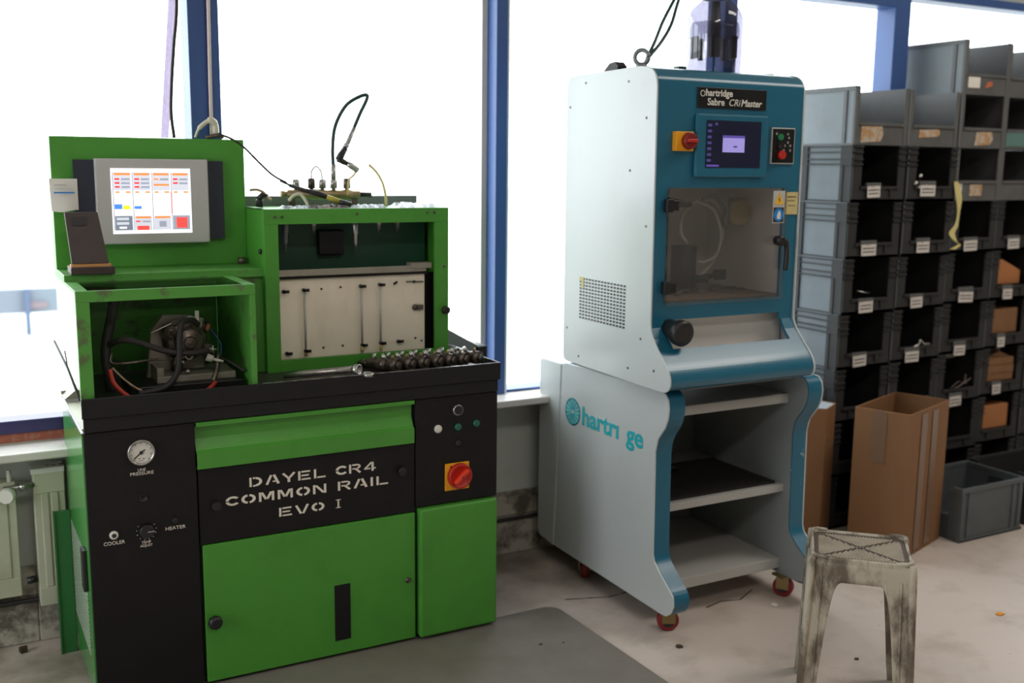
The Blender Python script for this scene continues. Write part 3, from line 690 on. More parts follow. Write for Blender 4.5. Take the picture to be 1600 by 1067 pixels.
hose([(.635, 3.035, 1.045), (.615, 3.015, 1.062), (.585, 2.995, 1.058), (.573, 2.985, 1.02), (.570, 2.98, .97), (.560, 2.975, .92), (.525, 2.97, .885), (.455, 2.965, .874)], .0085, rubber, 'black hose looping down in front of the pump')
hose([(.395, 3.0, .985), (.392, 2.99, .962), (.43, 2.985, .958), (.50, 2.985, .962), (.555, 3.0, .957)], .0035, darksteel, 'thin dark line from the sleeve to the pump ring', seg=6)
hose([(.385, 2.98, .945), (.392, 2.97, .91), (.410, 2.965, .885), (.430, 2.96, .868)], .0065, redhose, 'red hose bending down at left inside the green housing', seg=8)
hose([(.395, 3.0, .945), (.425, 2.99, .91), (.46, 2.98, .882), (.50, 2.975, .868)], .003, rust, 'thin brown wire curling down beside the red hose', seg=6)
hose([(.690, 3.04, .955), (.684, 3.03, .92), (.672, 3.015, .892), (.662, 3.01, .872)], .008, darksteel, 'short dark hose hanging right of the pump', seg=8)
hose([(.668, 2.985, .884), (.655, 2.975, .875), (.640, 2.965, .867)], .006, redhose, 'short red hose end at right inside the green housing', seg=8)
hose([(.695, 3.03, .945), (.715, 3.03, .935), (.735, 3.02, .922), (.757, 3.0, .905)], .0045, rubber, 'black cable leaving the pump to the right', seg=8)

# ---- stand, paper, tools and injectors
st = thing('tablet_stand', 'dark wooden tablet stand leaning on the green platform before the screen', 'stand', (.375, 3.22, 1.186))
m_ = M().prism([(.318, 1.197), (.316, 1.352), (.322, 1.356), (.405, 1.356), (.425, 1.232), (.432, 1.225)], 'y', 3.185, 3.20)
m_.v = [(x+(y-3.19)*0-.002, y+.12*(z-1.2)/.16*.35, z) for x, y, z in m_.v]
m_ = M()
a = [(.326, 1.215), (.318, 1.358), (.406, 1.358), (.424, 1.215)]
for t, dy in ((0, 0), (1, .012)): pass
m_.add([(x, 3.175+(z-1.215)*.30, z) for x, z in a]+[(x, 3.190+(z-1.215)*.30, z) for x, z in a], [(0, 3, 2, 1), (4, 5, 6, 7), (0, 1, 5, 4), (1, 2, 6, 5), (2, 3, 7, 6), (3, 0, 4, 7)])
bd = m_.build('back_board', wood_dark, st, .002)
M().add([(x, 3.1705+(z-1.215)*.30, z) for x, z in [(.336, 1.322), (.336, 1.345), (.372, 1.345), (.374, 1.322)]], [(0, 3, 2, 1)]).build('recess', black2, bd)
bx(.322, .428, 3.160, 3.195, 1.208, 1.215).build('bare_edge', wood_edge, st)
bx(.320, .436, 3.150, 3.240, 1.187, 1.208).build('base', wood_dark, st, .002)
pp = thing('paper_sheet', 'small white paper sheet with a blue line on the green panel left edge', 'paper', (.33, 3.345, 1.36))
px0, pz1 = T(.283, 1.452); px1, pz0 = T(.356, 1.362)
g = M(); nn = 8; vs = []
for j in range(nn+1):
    for i in range(nn+1):
        u, v = i/nn, j/nn; vs.append((px0+(px1-px0)*u+.004*v*(1-u), 3.340-.010*math.sin(u*3)*v-.004*u, pz1+(pz0-pz1)*v-.003*math.sin(u*5)*v))
g.add(vs, [(j*(nn+1)+i, (j+1)*(nn+1)+i, (j+1)*(nn+1)+i+1, j*(nn+1)+i+1) for j in range(nn) for i in range(nn)])
g.build('sheet', paper, pp)
M().box(px0+.010, px1-.010, 3.322, 3.3235, pz1-.042, pz1-.038).build('blue_line', stblue, pp)
M().box(px0+.013, px0+.045, 3.324, 3.325, pz1-.020, pz1-.016).box(px0+.013, px1-.012, 3.324, 3.325, pz1-.030, pz1-.028).build('print_lines', bezel, pp)
# spark-plug style spanner
sw_ = thing('socket_wrench', 'long steel tube wrench with open socket end lying over the tray edge', 'wrench', (.98, 2.96, .865))
M().tube([(.880, 3.04, .872), (.93, 3.02, .879), (1.065, 2.925, .8985)], [.006, .010, .012], 12).build('tube_handle', steel, sw_)
M().lathe((1.062, 2.928, .898), (.55, -.75, .06), [(0, .014), (.006, .0155), (.020, .016), (.0202, .013), (.008, .012), (.007, .001)], 20).build('socket', steel, sw_)
M().lathe((1.093, 2.892, .880), (0, -.1, 1), [(0, .011), (.002, .016), (.012, .016), (.0122, .011), (.003, .010)], 16).build('end_ring', steel, sw_)
solo(M().tube([(.905, 2.985, .867), (1.0, 2.93, .867)], [.003, .0045], 8), 'steel_rod', darksteel, 'thin dark rod lying in the tray under the steel wrench', 'rod')
# injectors
def injector(x, y, ang, label, first=None):
    if first is None:
        t = thing('fuel_injector', label, 'fuel injector', (0, 0, 0), 'fuel injectors in a row on the tray')
        M().tube([(0, 0, .020), (0, -.040, .021), (0, -.043, .021), (0, -.085, .023)], [.0155, .016, .019, .0195], 12).build('body', darksteel, t)
        M().tube([(0, .001, .018), (0, .030, .017), (0, .033, .016), (0, .050, .015)], [.012, .010, .006, .004], 10).build('nozzle', darksteel, t)
        M().tube([(0, -.083, .023), (.004, -.100, .025), (.006, -.122, .025)], [.018, .022, .021], 12).tube([(.006, -.121, .025), (.007, -.128, .025)], [.012, .011], 12).build('coil_head', darksteel, t)
        M().tube([(0, -.072, .035), (-.010, -.068, .056)], [.008, .006], 8).build('inlet_port', steel, t); M().tube([(0, -.02, .032), (.004, -.02, .052)], [.007, .006], 8).build('return_port', steel, t)
        M().tube([(.0, -.100, .042), (.0, -.104, .056)], [.005, .004], 8).build('connector', zinc, t)
    else:
        t = first.copy(); C.objects.link(t); t['label'] = label
        for ch in first.children:
            c = ch.copy(); C.objects.link(c); c.parent = t
    t.location = (x, y, .8636); t.rotation_euler = (0, 0, ang)
    return t
ordn = ['leftmost', 'second from left', 'third from left', 'fourth from left', 'fifth from left', 'sixth from left', 'rightmost']
inj0 = None
for i in range(7):
    o = injector(1.170+i*.0475, 3.085+i*.002, .42+random.uniform(-.03, .03), 'oily steel fuel injector on the black tray, %s of the row of seven' % ordn[i], inj0)
    if inj0 is None: inj0 = o
solo(M().box(1.16, 1.21, 3.115, 3.145, .864, .884).sphere((1.20, 3.11, .875), .013, sq=(1.5, 1, .8)), 'black_clamp', rubber, 'small black rubber clamp beside the leftmost injector', 'clamp', bevel=.004)
gb = solo(M().prism([(1.545, .80), (1.545, .935), (1.66, .87), (1.70, .866), (1.70, .80)], 'y', 3.30, 3.42), 'grey_box', greyknob, 'grey sloping metal box behind the right end of the black tray', 'metal box')
solo(bx(1.655, 1.69, 3.285, 3.298, .80, .868), 'black_bracket', black2, 'black bracket on the end of the grey sloping box', 'bracket')
# things hanging behind the bench
solo(M().tube(spline([(.686, 3.40, 2.28), (.686, 3.40, 1.99), (.672, 3.40, 1.85), (.662, 3.40, 1.75), (.656, 3.40, 1.65), (.662, 3.40, 1.574)]), .005, 8), 'hanging_cable', rubber, 'dark cable hanging in front of the left window upright', 'cable')
g = M().add([(.690, 3.45, 2.28), (.722, 3.45, 2.28), (.70, 3.45, 1.99), (.655, 3.45, 1.575), (.632, 3.45, 1.575), (.672, 3.45, 1.99), (.690, 3.458, 2.28), (.722, 3.458, 2.28), (.70, 3.458, 1.99), (.655, 3.458, 1.575), (.632, 3.458, 1.575), (.672, 3.458, 1.99)],
    [(0, 5, 2, 1), (5, 4, 3, 2), (6, 7, 8, 11), (11, 8, 9, 10), (1, 2, 8, 7), (2, 3, 9, 8), (0, 6, 11, 5), (5, 11, 10, 4), (3, 4, 10, 9), (0, 1, 7, 6)])
solo(g, 'sash_stay', lilac, 'pale lilac strip slanting down beside the left window upright', 'window stay')
rp = thing('pull_cord', 'pale cord hanging down the left window upright with a yellowed clip', 'cord', (.77, 3.39, 1.57))
M().tube([(.780, 3.40, 2.28), (.780, 3.40, 1.99), (.776, 3.395, 1.75), (.774, 3.39, 1.578)], .0055, 8).build('cord', ropem, rp)
M().tube(spline([(.722, 3.385, 1.576), (.735, 3.382, 1.605), (.765, 3.38, 1.628), (.782, 3.38, 1.618), (.785, 3.38, 1.59)]), [.004]*8+[.007]*8+[.012]*8+[.010]*9, 8).build('clip', bulbm, rp)
solo(M().tube(spline([(.752, 3.37, 1.577), (.785, 3.37, 1.584), (.806, 3.37, 1.58)]), .006, 8), 'wire_end', darksteel, 'dark wire end resting on top of the green panel', 'wire')
wr = thing('antenna_wire', 'thin dark forked wire sticking up left of the green housing', 'wire', (.31, 3.0, .87))
M().tube([(.302, 2.93, .878), (.292, 3.1, .935), (.275, 3.25, .99)], .0034, 6).build('wire', rubber, wr)
M().tube([(.292, 3.1, .935), (.287, 3.1, .985)], .0018, 5).build('branch', rubber, wr)
solo(M().prism([(.300, .802), (.335, .830), (.360, .810), (.380, .800)], 'y', 3.32, 3.44).box(.298, .33, 3.40, 3.44, .80, .812), 'cloth_scrap', pumpblk, 'small grey scrap lying at the rear left corner of the bench', 'scrap')

# ================================================================== INJECTOR MACHINE
BX0, BX1, BY = 1.933, 2.531, 2.65
prof = [(3.150, .820), (3.165, .835), (3.170, 1.765), (3.162, 1.790), (3.140, 1.803), (2.735, 1.808), (2.690, 1.802), (2.664, 1.786), (2.650, 1.755), (2.645, 1.004), (2.630, .972), (2.550, .892), (2.536, .868), (2.533, .846), (2.541, .826), (2.560, .815), (2.600, .814)]
prof = soft(prof, .02, 4, True)
mach = thing('injector_tester', 'blue and white upright injector test machine with smoked door, on a wheeled trolley', 'test machine', (2.23, 2.85, .812))
M().prism(prof, 'x', BX0, BX0+.006).build('side_panel', white_side, mach, .002)
M().prism(prof, 'x', BX1-.006, BX1).build('side_panel', white_side, mach, .002)
X0, X1 = BX0+.006, BX1-.006
fs = M()
fy = BY+.003
fs.strip(soft([(3.165, 1.800), (3.14, 1.801), (2.735, 1.806), (2.690, 1.799), (2.667, 1.783), (fy+.001, 1.768), (fy, 1.752), (fy, 1.70)]), 'x', X0, X1, .012)
fs.box(X0, X1, fy, fy+.012, 1.438, 1.70)
fs.box(X0, 1.988, fy, fy+.012, 1.026, 1.438).box(2.462, X1, fy, fy+.012, 1.026, 1.438).box(1.988, 2.462, fy, fy+.012, 1.026, 1.080)
fs.box(X0, 1.990, fy, fy+.012, 1.004, 1.026).box(2.470, X1, fy, fy+.012, 1.004, 1.026)
sl_top = [(fy, 1.004), (2.634, .972), (2.605, .942)]
fs.strip(sl_top, 'x', X0, 1.995, .012).strip(sl_top, 'x', 2.478, X1, .012)
fs.strip(soft([(2.605, .942), (2.554, .890), (2.540, .867), (2.537, .846), (2.545, .829), (2.562, .819), (2.60, .818), (3.15, .824)]), 'x', X0, X1, .010)
fs.box(X0, X1, 3.150, 3.160, .83, 1.79)
fas = fs.build('front_fascia', blue, mach)
# chamber
ch = M()
ch.box(X0+.002, X1-.002, 3.08, 3.10, .90, 1.46).box(1.965, 1.972, fy+.013, 3.08, 1.072, 1.46).box(2.490, 2.497, fy+.013, 3.08, 1.072, 1.46)
ch.box(1.972, 2.490, fy+.013, 3.08, 1.452, 1.46).box(1.972, 2.490, fy+.05, 3.08, 1.070, 1.080)
ch.add([(1.942, 2.705, 1.070), (2.520, 2.705, 1.070), (2.520, 2.70, .90), (1.942, 2.70, .90), (1.942, 2.56, .893), (2.520, 2.56, .893)], [(0, 1, 2, 3), (3, 2, 5, 4)])
cho = ch.build('chamber', innerg, mach)
M().box(1.975, 2.487, 2.68, 3.07, 1.080, 1.084).build('chamber_floor', mat('brown_floor', (.22, .16, .12), .5), cho)
m_ = M().cyl((2.235, 2.88, 1.085), (2.235, 2.88, 1.095), .055, 20).cyl((2.235, 2.88, 1.095), (2.235, 2.88, 1.238), .044, 24)
m_.build('dark_motor', mat('motor_blue_black', (.012, .016, .03), .4), cho)
M().tube([(2.255, 2.86, 1.125), (2.315, 2.85, 1.128)], .014, 12).tube([(2.315, 2.85, 1.128), (2.355, 2.85, 1.142)], [.010, .006], 8).box(2.350, 2.390, 2.84, 2.86, 1.12, 1.155).build('clamp', blackp, cho)
M().tube(spline([(2.255, 2.86, 1.12), (2.315, 2.85, 1.16), (2.365, 2.85, 1.24), (2.375, 2.85, 1.32), (2.335, 2.85, 1.385), (2.265, 2.85, 1.395), (2.205, 2.85, 1.35), (2.195, 2.85, 1.29), (2.225, 2.85, 1.25)]), .006, 8).build('grey_hose', pink, cho)
M().tube(spline([(2.245, 2.84, 1.392), (2.315, 2.83, 1.36), (2.350, 2.83, 1.28), (2.335, 2.83, 1.21), (2.285, 2.83, 1.185), (2.255, 2.83, 1.19)]), .005, 8).build('thin_hose', pink, cho)
M().tube(spline([(2.265, 2.83, 1.40), (2.330, 2.83, 1.405), (2.370, 2.83, 1.37), (2.365, 2.83, 1.32), (2.380, 2.83, 1.30)]), .008, 8).build('sleeve', greyknob, cho)
m_ = M()
for k in range(14):
    x = 2.06+random.random()*.36; m_.tube([(x, 2.74+random.random()*.15, 1.09), (x+random.uniform(.01, .04), 2.74+random.random()*.1, 1.095)], random.uniform(.003, .008), 6)
m_.build('small_fittings', darksteel, cho)
M().tube([(2.04, 2.72, 1.392), (2.10, 2.73, 1.388), (2.16, 2.76, 1.382)], [.016, .012, .008], 8).build('cable_gland', blackp, cho)
M().lathe((2.435, 2.86, 1.350), (0, -1, 0), [(0, .045), (.03, .043)], 20).box(2.43, 2.488, 2.86, 2.89, 1.31, 1.40).build('mustard_reel', mustard, cho)
# smoked door
dw = bx(1.986, 2.464, BY-.012, BY-.006, 1.072, 1.440).build('door', tint_m, mach)
for z in (1.385, 1.130):
    m_ = bx(1.972, 1.998, BY-.018, BY, z-.020, z+.020).box(1.998, 2.020, BY-.016, BY-.010, z-.016, z+.016)
    m_.build('hinge', blackp, dw, .002)
M().lathe((2.427, BY-.012, 1.268), (0, -1, 0), [(0, .016), (.012, .016), (.014, .018), (.026, .017), (.030, .012)], 16).tube(spline([(2.430, BY-.03, 1.272), (2.452, BY-.030, 1.262), (2.458, BY-.03, 1.22), (2.455, BY-.03, 1.17)]), [.009]*12+[.008]*13, 8).build('door_handle', blackp, dw)
sk = bx(2.402, 2.452, BY-.0136, BY-.0122, 1.325, 1.430).build('warning_sticker', bezel, dw)
M().prism([(2.408, 1.386), (2.446, 1.386), (2.427, 1.424)], 'y', BY-.0150, BY-.0138).build('yellow_triangle', yellow, sk)
M().prism([(2.425, 1.392), (2.431, 1.400), (2.426, 1.401), (2.430, 1.412), (2.423, 1.402), (2.428, 1.401)], 'y', BY-.0158, BY-.0151).build('bolt_mark', ink, sk)
M().box(2.405, 2.449, BY-.0145, BY-.0137, 1.328, 1.376).build('black_square', ink, sk)
M().lathe((2.427, BY-.0146, 1.352), (0, -1, 0), [(0, .021), (.0008, .021)], 20).build('blue_disc', stblue, sk)
M().prism([(2.420, 1.338), (2.434, 1.338), (2.435, 1.355), (2.430, 1.366), (2.424, 1.362), (2.419, 1.350)], 'y', BY-.0162, BY-.0155).build('white_glove', paper, sk)
bx(2.468, 2.520, BY-.0012, BY+.003, 1.352, 1.425).build('paper_note', note, mach)
M().box(2.474, 2.512, BY-.0018, BY-.0012, 1.408, 1.411).box(2.474, 2.506, BY-.0018, BY-.0012, 1.396, 1.398).box(2.478, 2.51, BY-.0018, BY-.0012, 1.38, 1.382).build('handwriting', ink, mach)
# name plate
npl = bx(2.087, 2.364, BY-.001, BY+.003, 1.684, 1.747).build('name_plate', black2, mach, .001)
text('hartridge', .029, paper, npl, (2.117, BY-.0014, 1.7215), bold=.0007)
M().ring((2.106, BY-.0012, 1.728), (0, 1, 0), .0085, .0014, 20, 5).build('logo_ring', paper, npl)
text('Sabre', .030, paper, npl, (2.125, BY-.0014, 1.6935), bold=.0006)
text('CRi', .030, paper, npl, (2.208, BY-.0014, 1.6935), shear=.25)
text('Master', .030, paper, npl, (2.258, BY-.0014, 1.6935), bold=.0006, shear=.2)
# monitor
mb = bx(2.080, 2.368, BY-.012, BY+.003, 1.472, 1.667).build('display_surround', blue, mach, .006, 3)
s2 = [mat('display_dark', '#14162c', .25, emit=.35), mat('display_window', '#8f86c8', .3, emit=.75), mat('display_bar', '#5a4ca0', .3, emit=.55), mat('display_icon', '#4c4888', .3, emit=.35)]
ds = M().m(0).box(2.117, 2.337, BY-.0136, BY-.0118, 1.502, 1.647).m(1).box(2.182, 2.270, BY-.0142, BY-.0136, 1.550, 1.602).m(2).box(2.182, 2.270, BY-.0146, BY-.0142, 1.594, 1.602).box(2.120, 2.170, BY-.0142, BY-.0136, 1.505, 1.511)
for k in range(7): ds.m(3).box(2.121, 2.137, BY-.0142, BY-.0136, 1.520+k*.018, 1.528+k*.018)
ds.m(3).box(2.225, 2.24, BY-.0146, BY-.0142, 1.565, 1.570).m(3).box(2.150, 2.160, BY-.0142, BY-.0136, 1.632, 1.640)
ds.build('display', s2, mb)
# main switch
sw2 = bx(1.998, 2.066, BY-.018, BY+.003, 1.551, 1.610).build('main_switch', orange, mach, .002)
M().lathe((2.044, BY-.018, 1.582), (0, -1, 0), [(0, .026), (.014, .025), (.018, .022)], 24).build('switch_dial', mat('dark_red', (.22, .012, .01), .4), sw2)
bx(2.024, 2.064, BY-.044, BY-.034, 1.577, 1.587).build('switch_handle', red, sw2, .002)
# button panel
bpn = bx(2.391, 2.490, BY-.004, BY+.003, 1.516, 1.632).build('button_panel', bezel, mach, .001)
bx(2.395, 2.486, BY-.0055, BY-.004, 1.520, 1.628).build('black_face', black2, bpn)
M().lathe((2.424, BY-.0055, 1.602), (0, -1, 0), [(0, .011), (.008, .010)], 14).build('green_button', mat('green_button', (.02, .22, .08), .3), bpn)
M().lathe((2.424, BY-.0055, 1.545), (0, -1, 0), [(0, .011), (.010, .011), (.012, .015), (.02, .013)], 14).build('stop_button', red, bpn)
M().lathe((2.424, BY-.0055, 1.572), (0, -1, 0), [(0, .009), (.006, .008)], 12).build('dark_button', blackp, bpn)
mk = M()
for x, z in ((2.458, 1.612), (2.463, 1.600), (2.447, 1.575), (2.470, 1.575), (2.459, 1.585), (2.443, 1.560), (2.470, 1.560), (2.410, 1.612)):
    mk.ring((x, BY-.006, z), (0, 1, 0), .003, .0008, 10, 4)
mk.build('white_marks', paper, bpn)
# round black knob on the slope
M().lathe((2.012, 2.66, 1.0), (.0, -1, -.10), [(0, .030), (.03, .032), (.05, .036), (.058, .041), (.080, .041), (.086, .036), (.088, .020)], 28).build('round_knob', blackp, mach)
# side vent, screws
vh_ = M()
for r_ in range(13):
    for c_ in range(15): vh_.box(BX0-.0012, BX0+.0004, 2.785+c_*.0188, 2.785+c_*.0188+.0115, .985+r_*.0112, .985+r_*.0112+.0058)
o = vh_.build('vent_holes', black2, mach); o['kind'] = 'stuff'
for y, z in ((3.05, 1.775), (2.80, 1.765), (3.145, 1.70), (2.70, 1.65), (2.685, 1.32), (2.695, .965), (3.14, .94), (3.06, .85), (2.76, .86), (2.62, .875), (2.78, 1.49)):
    M().lathe((BX0, y, z), (-1, 0, 0), [(0, .0045), (.0015, .004)], 8).build('screw', darksteel, mach)
M().box(BX0-.0014, BX0-.0002, 3.035, 3.062, 1.115, 1.128).box(BX0-.0014, BX0-.0002, 3.035, 3.05, 1.09, 1.115).build('tape_scrap', note, mach)
# roof fittings
eb = M().ring((1.965, 2.78, 1.838), (1, .9, 0), .022, .0068, 20, 8).lathe((1.965, 2.78, 1.808), (0, 0, 1), [(0, .018), (.008, .016), (.012, .008)], 12).build('lifting_eye', greyknob, mach)
M().prism([(2.90, 1.806), (2.895, 1.820), (2.915, 1.835), (2.945, 1.832), (2.975, 1.812), (2.98, 1.806)], 'x', 1.955, 1.99).build('roof_cap', rubber, mach)
bx(2.125, 2.155, 2.80, 2.83, 1.806, 1.822).build('roof_plug', greenhose, mach)
bx(2.46, 2.49, 2.76, 2.79, 1.806, 1.812).build('roof_plug', darksteel, mach)
# pipe loop that leaves through the eye bolt
solo(M().tube(spline([(1.995, 2.80, 1.828), (2.02, 2.82, 1.853), (2.065, 2.85, 1.90), (2.11, 2.87, 1.97), (2.17, 2.88, 2.06), (2.25, 2.89, 2.19), (2.30, 2.9, 3.29)]), .0055, 8).tube(spline([(1.995, 2.80, 1.826), (2.03, 2.82, 1.855), (2.09, 2.85, 1.90), (2.135, 2.86, 1.96), (2.18, 2.88, 2.05), (2.256, 2.89, 2.19), (2.306, 2.9, 3.29)]), .0055, 8), 'air_hose', greenhose, 'pair of thin dark hoses rising from the lifting eye of the blue machine', 'hose')
# bottle
gl = clear_pane('bottle_plastic', (.42, .41, .47), .08)
gl2 = clear_pane('bottle_insert', (.66, .66, .72), .06)
bt = thing('water_separator', 'clear water separator bowl with grey cap on top of the blue machine', 'bottle', (2.37, 2.93, 1.8065))
M().lathe((2.37, 2.93, 1.8075), (0, 0, 1), [(0, .088), (.01, .092), (.16, .094), (.195, .092), (.22, .082), (.24, .060), (.255, .045)], 36).build('bowl', gl, bt)
M().lathe((2.37, 2.93, 2.062), (0, 0, 1), [(0, .044), (.02, .046), (.03, .046), (.032, .050), (.12, .050), (.125, .03)], 20).build('cap', greyknob, bt)
M().lathe((2.37, 2.93, 1.935), (0, 0, 1), [(0, .082), (.03, .083), (.05, .078), (.052, .012)], 28).build('inner_cup', gl2, bt)
M().lathe((2.37, 2.93, 1.875), (0, 0, 1), [(0, .020), (.01, .022), (.10, .020), (.18, .014)], 14).build('filter_core', greyknob, bt)
ib = M()
for a in (-.1, .45, 1.6, 2.5, 2.95, 3.9, 5.3):
    ib.box(2.37+.070*math.cos(a)-.006, 2.37+.070*math.cos(a)+.006, 2.93+.070*math.sin(a)-.008, 2.93+.070*math.sin(a)+.008, 1.868, 1.940)
ib.build('guide_vanes', navy, bt)
M().cyl((2.37, 2.93, 1.812), (2.37, 2.93, 1.875), .004, 6).build('drain_stem', stblue, bt)

# ---- trolley
TX0, TX1 = 1.968, 2.622
tprof = [(3.200, .800), (3.225, .790), (3.262, .10), (3.255, .088), (2.590, .078), (2.560, .080), (2.535, .098), (2.523, .125), (2.527, .158), (2.602, .213), (2.632, .240), (2.640, .262), (2.646, .605), (2.634, .648), (2.600, .690), (2.586, .722), (2.582, .756), (2.588, .785), (2.605, .803), (2.640, .806)]
tro_ = thing('wheeled_trolley', 'white and blue wheeled trolley with open shelves carrying the blue test machine', 'trolley', (2.29, 2.9, 0))
TW = .066
sideL = M().prism(tprof, 'x', TX0, TX0+.006).build('side_panel', white_side, tro_, .002)
M().prism(tprof, 'x', TX1-.006, TX1).build('side_panel', white_side, tro_, .002)
edge = soft([(2.640, .806)]+[p for p in reversed(tprof[4:-1])], .03)
tprof = soft(tprof, .03, 4, True)
for xa, xb in ((TX0+.006, TX0+TW), (TX1-TW, TX1-.006)):
    M().strip([(y+.001, z) for y, z in edge][::-1], 'x', xa, xb, -.004).build('blue_edge', blue_worn, tro_)
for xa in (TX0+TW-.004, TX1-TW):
    M().prism([(y+.004 if y < 3 else y, z) for y, z in tprof], 'x', xa, xa+.004).build('inner_panel', innerp_shaded, tro_)
sA, sB = TX0+TW, TX1-TW
for z0, z1, nm in ((.700, .733, 'top_shelf'), (.380, .408, 'middle_shelf'), (.098, .136, 'bottom_shelf')):
    bx(sA, sB, 2.68, 3.20, z0, z1).build(nm, shelfm, tro_, .002)
bx(sA, sB, 3.19, 3.20, .136, .70).build('back_panel', cabgrey_shaded, tro_)
M().box(sA, sB, 2.66, 3.15, .790, .806).build('top_frame', cabgrey_shaded, tro_)
rh = M().prism([(3.225, .793), (3.37, .793), (3.385, .78), (3.385, .12), (3.37, .095), (3.262, .085)], 'x', TX0-.002, TX1).build('rear_housing', white_side, tro_, .006)
tm = thing('ribbed_mat', 'black ribbed mat lying on the middle shelf of the trolley', 'mat', (2.3, 2.9, .408))
M().box(sA+.02, sB-.02, 2.70, 3.05, .4082, .412).build('base', rubber, tm)
rb_ = M()
for k in range(22): rb_.box(sA+.02, sB-.02, 2.705+k*.0157, 2.712+k*.0157, .412, .4165)
rb_.build('ribs', rubber, tm)['kind'] = 'stuff'
solo(M().tube(spline([(2.10, 2.95, .42), (2.14, 2.93, .44), (2.2, 2.95, .425), (2.26, 2.93, .44), (2.30, 2.95, .42)]), .008, 8).box(2.15, 2.20, 2.93, 2.97, .4165, .455), 'coiled_lead', rubber, 'black coiled lead lying at the back of the trolley middle shelf', 'cable')
# logo on the white side
LX = TX0-.0008
lg = M(); n = 16; cy_, cz_ = 3.145, .630; R_ = .050
for k in range(n):
    a0 = 2*PI*k/n+.05; a1 = 2*PI*(k+.62)/n+.05
    def pp_(r, a): return (cy_+r*math.cos(a), cz_+r*math.sin(a))
    lg.prism([pp_(.008, (a0+a1)/2-.1), pp_(R_, a0), pp_(R_, (a0+a1)/2), pp_(R_, a1), pp_(.008, (a0+a1)/2+.1)], 'x', LX-.0004, TX0+.0002)
ringp = [(cy_+R_*math.cos(2*PI*k/40), cz_+R_*math.sin(2*PI*k/40)) for k in range(41)]
for k in range(40):
    a, b = ringp[k], ringp[k+1]; s_ = .90
    lg.prism([a, b, (cy_+(b[0]-cy_)*s_, cz_+(b[1]-cz_)*s_), (cy_+(a[0]-cy_)*s_, cz_+(a[1]-cz_)*s_)], 'x', LX-.0004, TX0+.0002)
lg.build('wheel_emblem', teal, sideL)
text('hartr\u0131', .093, teal, sideL, (LX, 3.085, .598), 'side', sx=1.12, bold=.0022)
text('ge', .093, teal, sideL, (LX, 2.805, .598), 'side', sx=1.12, bold=.0022)
# castors
for x, y, ang in ((TX0+.055, 2.62, 1.1), (TX1-.060, 2.66, .6), (TX0+.055, 3.13, -.5), (TX1-.060, 3.13, .3)):
    cst = M().box(x-.03, x+.03, y-.03, y+.03, .074, .080)
    i0 = len(cst.v)
    cst.box(x-.022, x-.018, y-.022, y+.022, .030, .078).box(x+.018, x+.022, y-.022, y+.022, .030, .078); cst.rot((x, y, 0), ang, 'Z', i0)
    co = cst.build('castor', zinc, tro_)
    c_, s_ = math.cos(ang), math.sin(ang)
    M().lathe((x-c_*.014, y-s_*.014, .036), (c_, s_, 0), [(0, .020), (.001, .034), (.004, .036), (.024, .036), (.027, .034), (.028, .020)], 24).build('wheel', mat('castor_red_%d' % int(x*100+y*10), (.22, .012, .016), .45), co)
    M().lathe((x-c_*.0155, y-s_*.0155, .036), (c_, s_, 0), [(0, .022), (.031, .022)], 16).build('hub', rubber, co)

# ================================================================== CRATES
def crate_mesh(kind):
    """open-fronted bin 300 wide, 400 deep, 224 high; local origin at front left bottom"""
    w, d, h = .298, .400, .2283; m_ = M()
    if kind == 'plain':
        m_.m(0).box(0, w, 0, d, 0, .006)
        m_.m(1).box(0, .004, .0, d, .006, h); m_.m(0).box(w-.004, w, 0, d, .006, h); m_.box(.004, w-.004, d-.004, d, .006, h)
        m_.box(.004, .022, 0, .008, .006, h).box(w-.022, w-.004, 0, .008, .006, h)
        m_.box(.022, w-.022, .002, .010, .006, .080).box(.022, w-.022, -.004, .012, .076, .088)
        m_.m(0).box(-.005, 0, 0, d, h-.018, h).box(-.005, 0, .045, .062, .006, h-.018).box(-.004, 0, .0, .010, 0, h)
        m_.box(-.005, 0, d-.062, d-.045, .006, h-.018).box(w, w+.004, 0, d, h-.018, h).box(.0, w, d, d+.004, h-.018, h)
    else:
        m_.m(0).box(0, w, 0, d, 0, .006)
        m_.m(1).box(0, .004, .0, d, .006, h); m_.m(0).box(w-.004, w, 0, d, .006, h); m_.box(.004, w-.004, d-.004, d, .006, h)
        m_.box(.004, .052, 0, .008, .006, h).box(w-.040, w-.004, 0, .008, .006, h)
        m_.box(.052, w-.040, .0, .008, .006, .060).box(.045, w-.035, -.008, .008, .054, .064)
        m_.box(.0, w, .0, .008, 0, .012)
        for z in (.148, .168, .196, .218):
            m_.m(0).box(-.008, 0, 0, d, z, z+.005)
            m_.box(.0, .052, -.007, 0, z, z+.005).box(w-.040, w, -.007, 0, z, z+.005)
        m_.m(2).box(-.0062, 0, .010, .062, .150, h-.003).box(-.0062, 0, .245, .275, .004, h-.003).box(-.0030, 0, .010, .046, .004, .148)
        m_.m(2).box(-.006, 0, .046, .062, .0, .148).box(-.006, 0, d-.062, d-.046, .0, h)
        m_.m(0).box(-.006, 0, 0, .010, 0, h).box(.080, .09, -.007, 0, .02, .054).box(w-.085, w-.075, -.007, 0, .02, .054)
        m_.box(w, w+.003, 0, d, .21, h)
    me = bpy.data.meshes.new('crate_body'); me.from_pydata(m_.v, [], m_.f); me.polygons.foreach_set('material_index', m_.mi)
    for q in (crate_m if kind == 'plain' else crate_d, lit_crate_side if kind == 'plain' else lit_crate_side2, crate_d): me.materials.append(q)
    me.update(); return me
CM = {'plain': crate_mesh('plain'), 'ribbed': crate_mesh('ribbed')}
